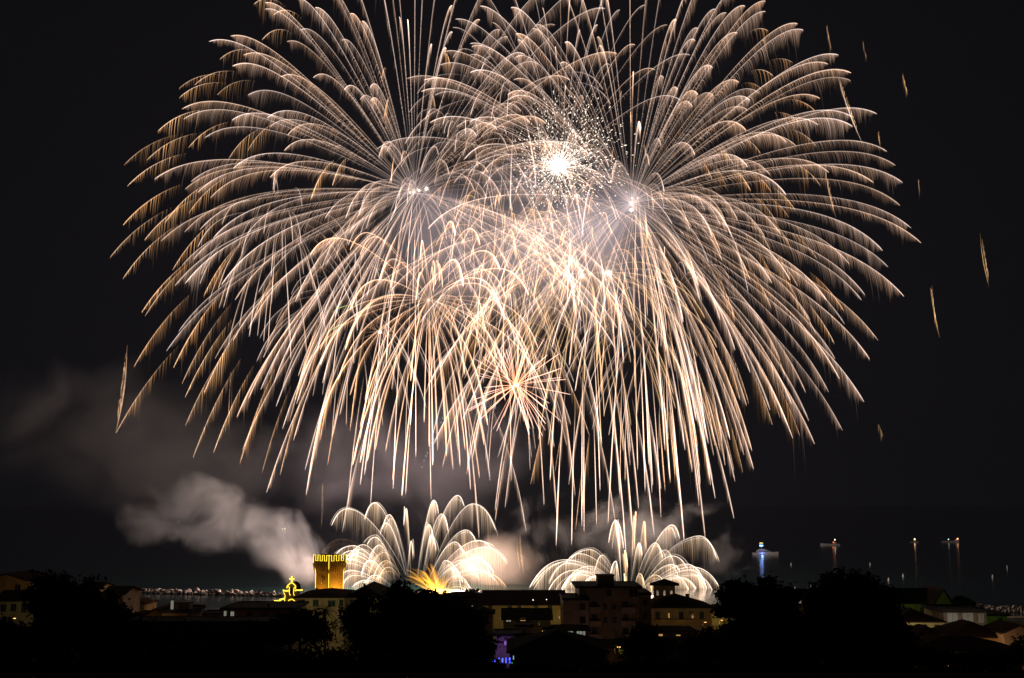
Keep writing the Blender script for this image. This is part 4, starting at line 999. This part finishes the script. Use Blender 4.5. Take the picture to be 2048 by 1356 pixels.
for (x, y, Y, lb) in ((943, 1211, 262, 'white point of light beside the central tree'), (973, 1263, 230, 'white point of light left of the purple annex'), (1161, 1353, 150, 'warm point of light on the pale roof edge at the bottom'),
                      (1405, 1316, 190, 'pair of pale lights low among the trees under the palace'), (1434, 1314, 190, 'single pale light low among the trees under the palace'),
                      (1066, 1200, 292, 'glowing bulb put in as the skylight glint on the long yellow roof'), (1093, 1199, 292, 'second glowing bulb put in as a skylight glint nearer the apartment wing'), (1341, 1328, 180, 'dim yellow light between dark trees')):
    q = at(x, y, Y); r_ = thing('small_light', (q.x, q.y, q.z), lb, 'lamp', 'small lights among the houses')
    ball('bulb', .09, LAMPW, r_); MB().tube([(0, 0, -3), (0, 0, -.12)], .04, 5).build('pole', M['metal'], r_)  # the two skylight glints are put in as glowing bulbs as well
# blue tube lights
BL = emis('blue_tube_light', (.05, .09, 1.0), 3); GL = emis('green_tube_light', (.02, .5, .08), 1.2); CL = emis('cyan_tube_light', (.3, .6, .7), .8)
for i, (x, y0, y1, m_, lb) in enumerate([(984, 1323, 1324.5, BL, 'faint blue dot at the far end of the string lights'), (990, 1320, 1324, BL, 'short blue tube light second from the tree'), (998, 1316, 1325, BL, 'dotted blue tube light'),
      (1005, 1317, 1326, BL, 'bright blue tube light in the middle of the row'), (1012, 1316, 1326, BL, 'thin blue tube light between the two brightest'), (1019.5, 1316, 1326, BL, 'brightest blue tube light in the row'),
      (1027, 1312, 1319, CL, 'pale cyan tube light ending the row'), (1024, 1325, 1327, GL, 'small green light under the cyan tube')]):
    q = at(x, y1, 138); h = (y1-y0)*mpp(138); r_ = thing('tube_light', q, lb, 'tube light', 'blue tube lights in a garden')
    MB().tube([(0, 0, 0), (0, 0, h)], .06 if i not in (3, 5) else .09, 6).build('glowing_tube', m_, r_); MB().tube([(0, .1, -1.5), (0, .1, 0)], .02, 4).build('stake', M['metal'], r_)

# ------------------------------------------------------------------ boats
def hull(L, Bm, H, n=14):
    mb = MB(); vs = []; fs = []
    for i in range(n):
        f = i/(n-1); x = (f-.5)*L
        b = Bm/2*(1-max(0, (f-.45)/.55)**2.2)*(.86+.14*min(1, f*5)); sh = H*(1+.55*f**2.2)
        vs += [(x, -b, sh), (x*.97, -b*.72, 0), (x*.95, 0, -.35), (x*.97, b*.72, 0), (x, b, sh), (x, 0, sh+.05)]
    for i in range(n-1):
        for k in range(5): fs.append((i*6+k, (i+1)*6+k, (i+1)*6+k+1, i*6+k+1))
        fs.append((i*6+5, (i+1)*6+5, (i+1)*6, i*6))
    fs.append((0, 1, 2, 3, 4, 5))
    return mb.add(vs, fs)
def boat(label, x, ywl, Lpx, flip, lights, cabin, yacht=False):
    Y = F*CAMZ/(ywl-1010); q = at(x, ywl, Y); L = Lpx*mpp(Y)
    r_ = thing('yacht' if yacht else 'boat', (q.x, q.y, 0), label, 'yacht' if yacht else 'boat', None if yacht else 'small boats watching the show', rz=math.pi if flip else 0)
    hull(L, L*.26, L*.075).build('hull', M['boat'], r_, smooth=False)
    if yacht:
        z0 = L*.085
        MB().prism([(-L*.36, z0), (L*.24, z0), (L*.08, z0+L*.085), (-L*.32, z0+L*.085)], -L*.09, L*.09).build('cabin', M['boat'], r_)
        MB().prism([(-L*.30, z0+L*.03), (L*.17, z0+L*.03), (L*.11, z0+L*.065), (-L*.28, z0+L*.065)], -L*.094, L*.094).build('window_band', M['glass'], r_)
        MB().prism([(-L*.27, z0+L*.088), (L*.02, z0+L*.088), (-L*.04, z0+L*.125), (-L*.25, z0+L*.125)], -L*.075, L*.075).build('flybridge', M['boat'], r_)
        MB().tube([(-L*.15, 0, z0+L*.125), (-L*.15, 0, z0+L*.22)], .12, 6).build('mast', M['boat'], r_)
        MB().tube([(L*.28, 0, z0+.1), (L*.47, 0, z0+L*.05)], .04, 4).build('bow_rail', M['metal'], r_)
    else:
        MB().box(-L*cabin-.9, -L*cabin+.9, -.9, .9, L*.07, L*.07+1.9).build('cabin', M['boat'], r_)
        MB().tube([(-L*cabin, 0, L*.07+1.9), (-L*cabin, 0, L*.07+4.2)], .07, 5).build('mast', M['metal'], r_)
    for (dx, dz, rr, col, s_, pw) in lights:
        lx = dx*mpp(Y)*(-1 if flip else 1)
        m_ = emis('boat_light', col, s_)
        b = ball('lamp', rr*mpp(Y), m_, r_); b.location = (lx, -L*.1, dz*mpp(Y))
        if pw: lamp(r_, pw, col, rr*mpp(Y), (lx, -L*.1-1.2, dz*mpp(Y)))
    return r_, L, Y
yr, L, Y = boat('motor yacht with blue and yellow lights, biggest boat on the sea', 1531, 1107, 52, False, [], 0, True)
k = mpp(Y)
MB().box(-11*k, -5*k, -.9, .9, 21.5*k, 23.5*k).build('deck_light', emis('yacht_yellow_light', (1, .75, .3), 1.2), yr)
MB().box(-11*k, -5*k, -1.1, 1.1, 16.5*k, 19*k).build('deck_light', emis('yacht_blue_light', (.16, .36, 1.0), 6), yr)
lamp(yr, 350, (.12, .25, 1.0), .8, (-8*k, -3.6, 1.3))  # added blue light without a fixture, for the streak on the water
boat('wooden boat with a red lit stern and white lamp, nearest the yacht', 1660, 1089, 38, True, [(11, 11, 1.2, (1, .85, .6), 4, 0), (8, 6, 1.5, (1, .18, .06), 1.4, 150)], .28)
boat('small boat end on with one bright orange lamp, between two others', 1829, 1083, 17, False, [(0, 6, 1.6, (1, .55, .25), 3.5, 0)], 0)
boat('long low boat carrying a white and an orange lamp', 1901, 1083, 35, False, [(-5, 6, 1.0, (.7, 1, .8), 2, 0), (13, 7, 1.5, (1, .45, .2), 3, 0)], -.3)
boat('distant boat with two dim green lights under the smoke', 358, 1044, 5, False, [(-3, 4, .7, (.6, .8, .5), 1.0, 0), (2, 3, .6, (.6, .8, .5), .8, 0)], 0)
boat('distant boat with a pair of yellow lights seen through the smoke', 568, 1060, 7, False, [(-3, 3, .9, (.8, .9, .6), 2.2, 0), (2, 4, 1.0, (.9, .9, .5), 2.5, 0)], 0)
for (x, y, lb) in ((1590, 1175, 'pale buoy just above the gap between the trees'), (1622, 1172, 'brightest buoy beside the second big tree'), (1777, 1157, 'dim buoy right of the second tree'), (1806, 1149, 'faint buoy, farthest of the two beyond the tree'),
                   (1985, 1151, 'buoy near the frame edge above the short breakwater'), (1582, 1127, 'faint buoy below the yacht bow'), (1740, 1127, 'faint lone buoy in mid water'), (2014, 1133, 'faintest buoy close to the frame edge')):
    Yb = F*CAMZ/(y-1010); q = at(x, y, Yb); r_ = thing('buoy', (q.x, q.y, 0), lb, 'buoy', 'buoys on the dark water')
    MB().tube([(0, 0, -.3), (0, 0, .25), (0, 0, .7), (0, 0, 1.1)], [.45, .5, .3, .06], 8).build('float', M['white'], r_)
    b = ball('lamp', .22, emis('buoy_light', (.6, .75, .6), .6), r_); b.location = (0, 0, 1.3)

# ------------------------------------------------------------------ trees
def leaves(clumps, n, size, rg, droop=0):
    """clumps: (x,y,z,rx,ry,rz) local"""
    wts = np.array([c[3]*c[4]*c[5] for c in clumps])**.75; wts /= wts.sum()
    which = rg.choice(len(clumps), n, p=wts)
    C = np.array(clumps)[which]
    d = rg.normal(size=(n, 3)); d /= np.linalg.norm(d, axis=1, keepdims=True)
    r = rg.random((n, 1))**.38
    # leafy sprays around the crown make the outline uneven
    k = 46
    sd = rg.normal(size=(len(clumps)*k, 3)); sd /= np.linalg.norm(sd, axis=1, keepdims=True)
    sr = rg.uniform(.55, 1.08, (len(clumps)*k, 1)); sw = rg.uniform(.10, .24, (len(clumps)*k, 1))
    pick = which*k+rg.integers(0, k, n)
    loc = sd[pick]*sr[pick]+rg.normal(size=(n, 3))*sw[pick]*np.array([.8, .8, 1.0])
    inner = rg.random((n, 1)) < .25
    P = C[:, :3]+np.where(inner, d*r*.85, loc)*C[:, 3:]
    s = size*rg.uniform(.5, 1.4, (n, 1))
    a = rg.normal(size=(n, 3)); a /= np.linalg.norm(a, axis=1, keepdims=True)
    b = np.cross(a, rg.normal(size=(n, 3))); b /= np.linalg.norm(b, axis=1, keepdims=True)
    V = np.stack([P-a*s, P+b*s*.5, P+a*s, P-b*s*.5], 1).reshape(-1, 3)
    return V, np.arange(n*4).reshape(n, 4)
def tree(name, label, clumps_px, Y, n, size, trunk, group='dark trees among the houses', fol='leaf', cat='tree'):
    """clumps_px: (x, y, rx, ry) in photo px; trunk: (x, y) px of the foot"""
    rg = np.random.default_rng(int(abs(hash_(label))) % 100000)
    s = mpp(Y); foot = at(trunk[0], trunk[1], Y); fz = min(foot.z, ground_z(Y)+1)-.3
    root = thing(name, (foot.x, foot.y, fz), label, cat, group)
    cl = []
    for (x, y, rx, ry) in clumps_px:
        q = at(x, y, Y); cl.append((q.x-foot.x, rg.uniform(-.25, .25)*rx*s, q.z-fz, rx*s, rx*s*.8, ry*s))
    V, Fc = leaves(cl, n, size, rg)
    np_mesh('crown', V, Fc, None, M[fol], root)
    H = sum(c[2] for c in cl)/len(cl); tr = MB()
    r0 = max(.12, H*.03)
    tr.tube([(0, 0, 0), (.05*H*.2, 0, H*.4), (0, 0, H*.75), (0, 0, H)], [r0, r0*.75, r0*.5, r0*.15], 8)
    for c in cl:
        tr.tube([(0, 0, min(H*.55, c[2]*.6)), (c[0]*.5, c[1]*.5, (H*.6+c[2])/2), (c[0], c[1], c[2]+c[5]*.3)], [r0*.5, r0*.3, r0*.07], 5)
    tr.build('trunk', M['bark'], root)
    return root
def hash_(s):
    h = 7
    for ch_ in s: h = (h*31+ord(ch_)) % 1000003
    return h
tree('round_tree', 'big round black tree beside the ochre gabled house', [(100, 1192, 42, 40), (152, 1205, 48, 40), (205, 1226, 40, 38), (108, 1252, 46, 56), (150, 1260, 80, 60), (225, 1265, 40, 50)], 140, 26000, .30, (150, 1340))
tree('round_tree', 'lower dark tree filling the gap right of the big round tree', [(238, 1232, 14, 22), (250, 1275, 60, 30)], 150, 7000, .26, (240, 1330))
tree('bushy_tree', 'dark tree at the frame edge under the cream house', [(4, 1262, 26, 22), (-20, 1275, 50, 40), (50, 1280, 40, 30)], 130, 8000, .26, (0, 1330))
tree('pine_tree', 'wide black pine in the middle with a feathery top', [(800, 1185, 26, 22), (785, 1218, 38, 30), (850, 1205, 44, 24), (830, 1245, 80, 44), (905, 1240, 60, 40), (930, 1290, 48, 52), (800, 1300, 90, 60), (880, 1300, 90, 60)], 150, 42000, .28, (850, 1350), fol='leaf2')
tree('bushy_tree', 'dark bush before the wing of the cream building', [(725, 1212, 20, 20), (715, 1232, 34, 24), (730, 1258, 40, 30)], 170, 9000, .25, (722, 1300))
tree('bushy_tree', 'dark bush standing left of the palm', [(598, 1232, 24, 14), (625, 1258, 40, 28), (560, 1262, 50, 26)], 165, 8000, .24, (600, 1310))
tree('pine_tree', 'ragged black pine close to the palace, yellow wall showing through', [(1530, 1192, 34, 30), (1480, 1195, 40, 26), (1465, 1170, 14, 10), (1570, 1205, 30, 30), (1460, 1222, 34, 14), (1540, 1235, 60, 30), (1490, 1262, 34, 22), (1580, 1280, 60, 40)], 150, 26000, .28, (1502, 1345), fol='leaf2')
tree('round_tree', 'largest black tree, right of the ragged pine', [(1690, 1188, 56, 42), (1740, 1195, 44, 34), (1650, 1215, 46, 46), (1765, 1228, 36, 40), (1700, 1260, 90, 60), (1640, 1290, 60, 50), (1780, 1290, 60, 50), (1710, 1330, 110, 50)], 140, 42000, .30, (1700, 1350))
tree('bushy_tree', 'dark low tree under the palace side wing', [(1440, 1280, 50, 30), (1400, 1300, 40, 26), (1480, 1310, 60, 40)], 160, 11000, .24, (1440, 1345))
tree('bushy_tree', 'dark rounded tree in front of the apartment block', [(1290, 1270, 26, 24), (1270, 1300, 36, 30), (1305, 1300, 40, 26)], 185, 8000, .25, (1285, 1335))
tree('bushy_tree', 'greenish lit bush beside the white beach pavilion', [(386, 1225, 18, 9), (372, 1228, 10, 7)], 290, 2500, .30, (386, 1240))
tree('bushy_tree', 'dark tree at the bottom corner under the nearest long house', [(1850, 1310, 40, 18), (1900, 1325, 60, 18), (1980, 1322, 60, 18), (2040, 1300, 20, 24)], 150, 8000, .22, (1920, 1350))
tree('bushy_tree', 'small dark tree between the short breakwater and the houses', [(1920, 1203, 12, 10), (1935, 1207, 16, 8)], 300, 2500, .3, (1925, 1222))
# foreground shrubs
for i, (x, y, rx, ry, Y) in enumerate([(60, 1330, 120, 32, 90), (250, 1335, 120, 36, 85), (420, 1320, 110, 40, 95), (600, 1330, 110, 40, 90), (740, 1345, 80, 30, 80), (960, 1350, 70, 22, 90),
        (1080, 1352, 80, 14, 95), (1260, 1348, 90, 20, 90), (1430, 1345, 110, 26, 95), (1580, 1345, 100, 34, 90), (1830, 1352, 90, 20, 90), (1990, 1354, 90, 16, 95), (340, 1280, 110, 30, 130), (480, 1275, 100, 26, 130)]):
    near = ['under the big round tree', 'below the long low shed', 'below the pale roof edge', 'under the dark bush by the palm', 'at the foot of the middle pine', 'under the blue tube lights', 'below the nearest hip roof', 'below the orange doorway lamp',
            'under the dim house', 'under the ragged pine', 'under the largest tree', 'at the bottom corner of the town', 'right before the long low shed', 'before the long shed end'][i]
    tree('shrub', 'dark leafy shrub mass '+near, [(x, y, rx, ry), (x-rx*.5, y+6, rx*.5, ry*.9), (x+rx*.5, y+4, rx*.5, ry*.8)], Y, 7000, .16, (x, y+ry+20), group='dark shrubs on the near slope', cat='shrub')

# palm before the cream building
def palm(x, yc, Y, label, R_=2.6, n=26):
    q = at(x, yc, Y); h = q.z-ground_z(Y)+.5; r_ = thing('palm_tree', (q.x, q.y, q.z-h), label, 'palm')
    MB().tube([(0, 0, 0), (.1, 0, h*.5), (0, 0, h)], [.3, .22, .2], 8).build('trunk', M['bark'], r_)
    mb = MB()
    for k in range(n):
        a = random.uniform(0, 6.28); el = random.uniform(-.5, 1.2); L = R_*random.uniform(.8, 1.1)
        pts = [Vector((math.cos(a)*math.cos(el)*L*t, math.sin(a)*math.cos(el)*L*t, h+math.sin(el)*L*t-.55*L*t*t)) for t in np.linspace(0, 1, 7)]
        mb.tube(pts, .03, 3)
        sd = Vector((-math.sin(a), math.cos(a), 0))
        for j in range(1, 7):
            for m_ in (0, .5):
                p0 = pts[j-1].lerp(pts[j], m_+.25)
                for s in (-1, 1):
                    e = p0+sd*s*.45*(1.1-j/8)+Vector((0, 0, -.22)); dd = (pts[j]-pts[j-1])*.22
                    mb.add([p0-dd*.3, p0+dd*.3, e+dd], [(0, 1, 2)])
    mb.build('crown', M['leaf2'], r_)
palm(650, 1222, 200, 'drooping palm in front of the cream building', 2.9, 34)

# ------------------------------------------------------------------ spectators on the roof terrace
def person_mesh(seed, arm):
    r = random.Random(seed)
    V = [(0,0,.95),(0,0,1.15),(0,0,1.38),(0,0,1.5),(0,0,1.6),(0,.01,1.72),(-.17,0,1.4),(-.25,-.02,1.15),(-.24,-.1,.95),(.17,0,1.4),(.25,-.02,1.15),(.24,-.1,.95),
         (-.09,0,.9),(-.11,0,.5),(-.11,.02,.08),(-.11,-.14,.03),(.09,0,.9),(.11,0,.5),(.12,.02,.08),(.12,-.14,.03)]
    if arm: V[10] = (.3, -.12, 1.35); V[11] = (.2, -.25, 1.58)
    E = [(0,1),(1,2),(2,3),(3,4),(4,5),(2,6),(6,7),(7,8),(2,9),(9,10),(10,11),(0,12),(12,13),(13,14),(14,15),(0,16),(16,17),(17,18),(18,19)]
    rad = [.15,.15,.17,.06,.095,.085,.07,.05,.035,.07,.05,.035,.1,.07,.045,.04,.1,.07,.045,.04]
    me = bpy.data.meshes.new('person'); me.from_pydata(V, E, []); o = bpy.data.objects.new('person', me); COL.objects.link(o)
    md = o.modifiers.new('skin', 'SKIN')
    for i, sv in enumerate(me.skin_vertices[0].data): sv.radius = (rad[i]*(1.15 if i < 3 else 1), rad[i])
    me.skin_vertices[0].data[0].use_root = True
    o.modifiers.new('sub', 'SUBSURF').levels = 1
    dg = bpy.context.evaluated_depsgraph_get(); nm = bpy.data.meshes.new_from_object(o.evaluated_get(dg))
    nm.materials.clear(); nm.materials.append(M['cloth']); nm.name = 'person'
    bpy.data.objects.remove(o); return nm
PM = [person_mesh(1, False), person_mesh(2, True), person_mesh(3, False)]
Yp = 310
for i, x in enumerate([851, 853.5, 856, 859, 861.5, 864, 867, 869.5, 872, 888, 891, 933, 936, 939, 942, 944.5, 947, 950, 953, 956]):
    y = 1192 if x < 900 else 1190
    q = at(x+random.uniform(-.6, .6), y+random.uniform(-.5, .8), Yp); o = bpy.data.objects.new('person', PM[i % 3]); COL.objects.link(o); o.location = q; s = random.uniform(.88, 1.03); o.scale = (s, s, s)
    o.rotation_euler = (0, 0, math.pi+random.uniform(-.5, .5))
    tag(o, ('person in dark clothes standing on the roof terrace crowd by the orange flames' if x < 900 else 'person in dark clothes in the roof crowd nearer the long yellow house'), 'person',
        'spectators by the orange flames' if x < 900 else 'spectators nearer the yellow house')
a_, b_ = at(846, 1192, 308), at(962, 1191, 308)
tr_ = thing('roof_deck', (a_.x, a_.y, a_.z), 'flat dark roof deck with low railing carrying the spectators', 'roof deck')
MB().box(0, b_.x-a_.x, 0, 6, -1.2, -.02).build('deck', M['conc'], tr_)
rl = MB().tube([(0, .1, .5), (b_.x-a_.x, .1, .5)], .03, 4)
for k in range(16): rl.tube([(k*(b_.x-a_.x)/15, .1, -.02), (k*(b_.x-a_.x)/15, .1, .5)], .025, 4)
rl.build('railing', M['metal'], tr_)

# ------------------------------------------------------------------ thin night haze over sea and town
m = bpy.data.materials.new('night_haze'); m.use_nodes = True
t = m.node_tree; t.nodes.clear(); o_ = t.nodes.new('ShaderNodeOutputMaterial'); v = t.nodes.new('ShaderNodeVolumePrincipled')
v.inputs['Color'].default_value = (.80, .82, .98, 1); v.inputs['Density'].default_value = .000022; v.inputs['Anisotropy'].default_value = 0
t.links.new(v.outputs[0], o_.inputs['Volume'])
hz = MB().box(-5000, 5000, -300, 9000, -8, 600).build('haze', m); tag(hz, kind='stuff')
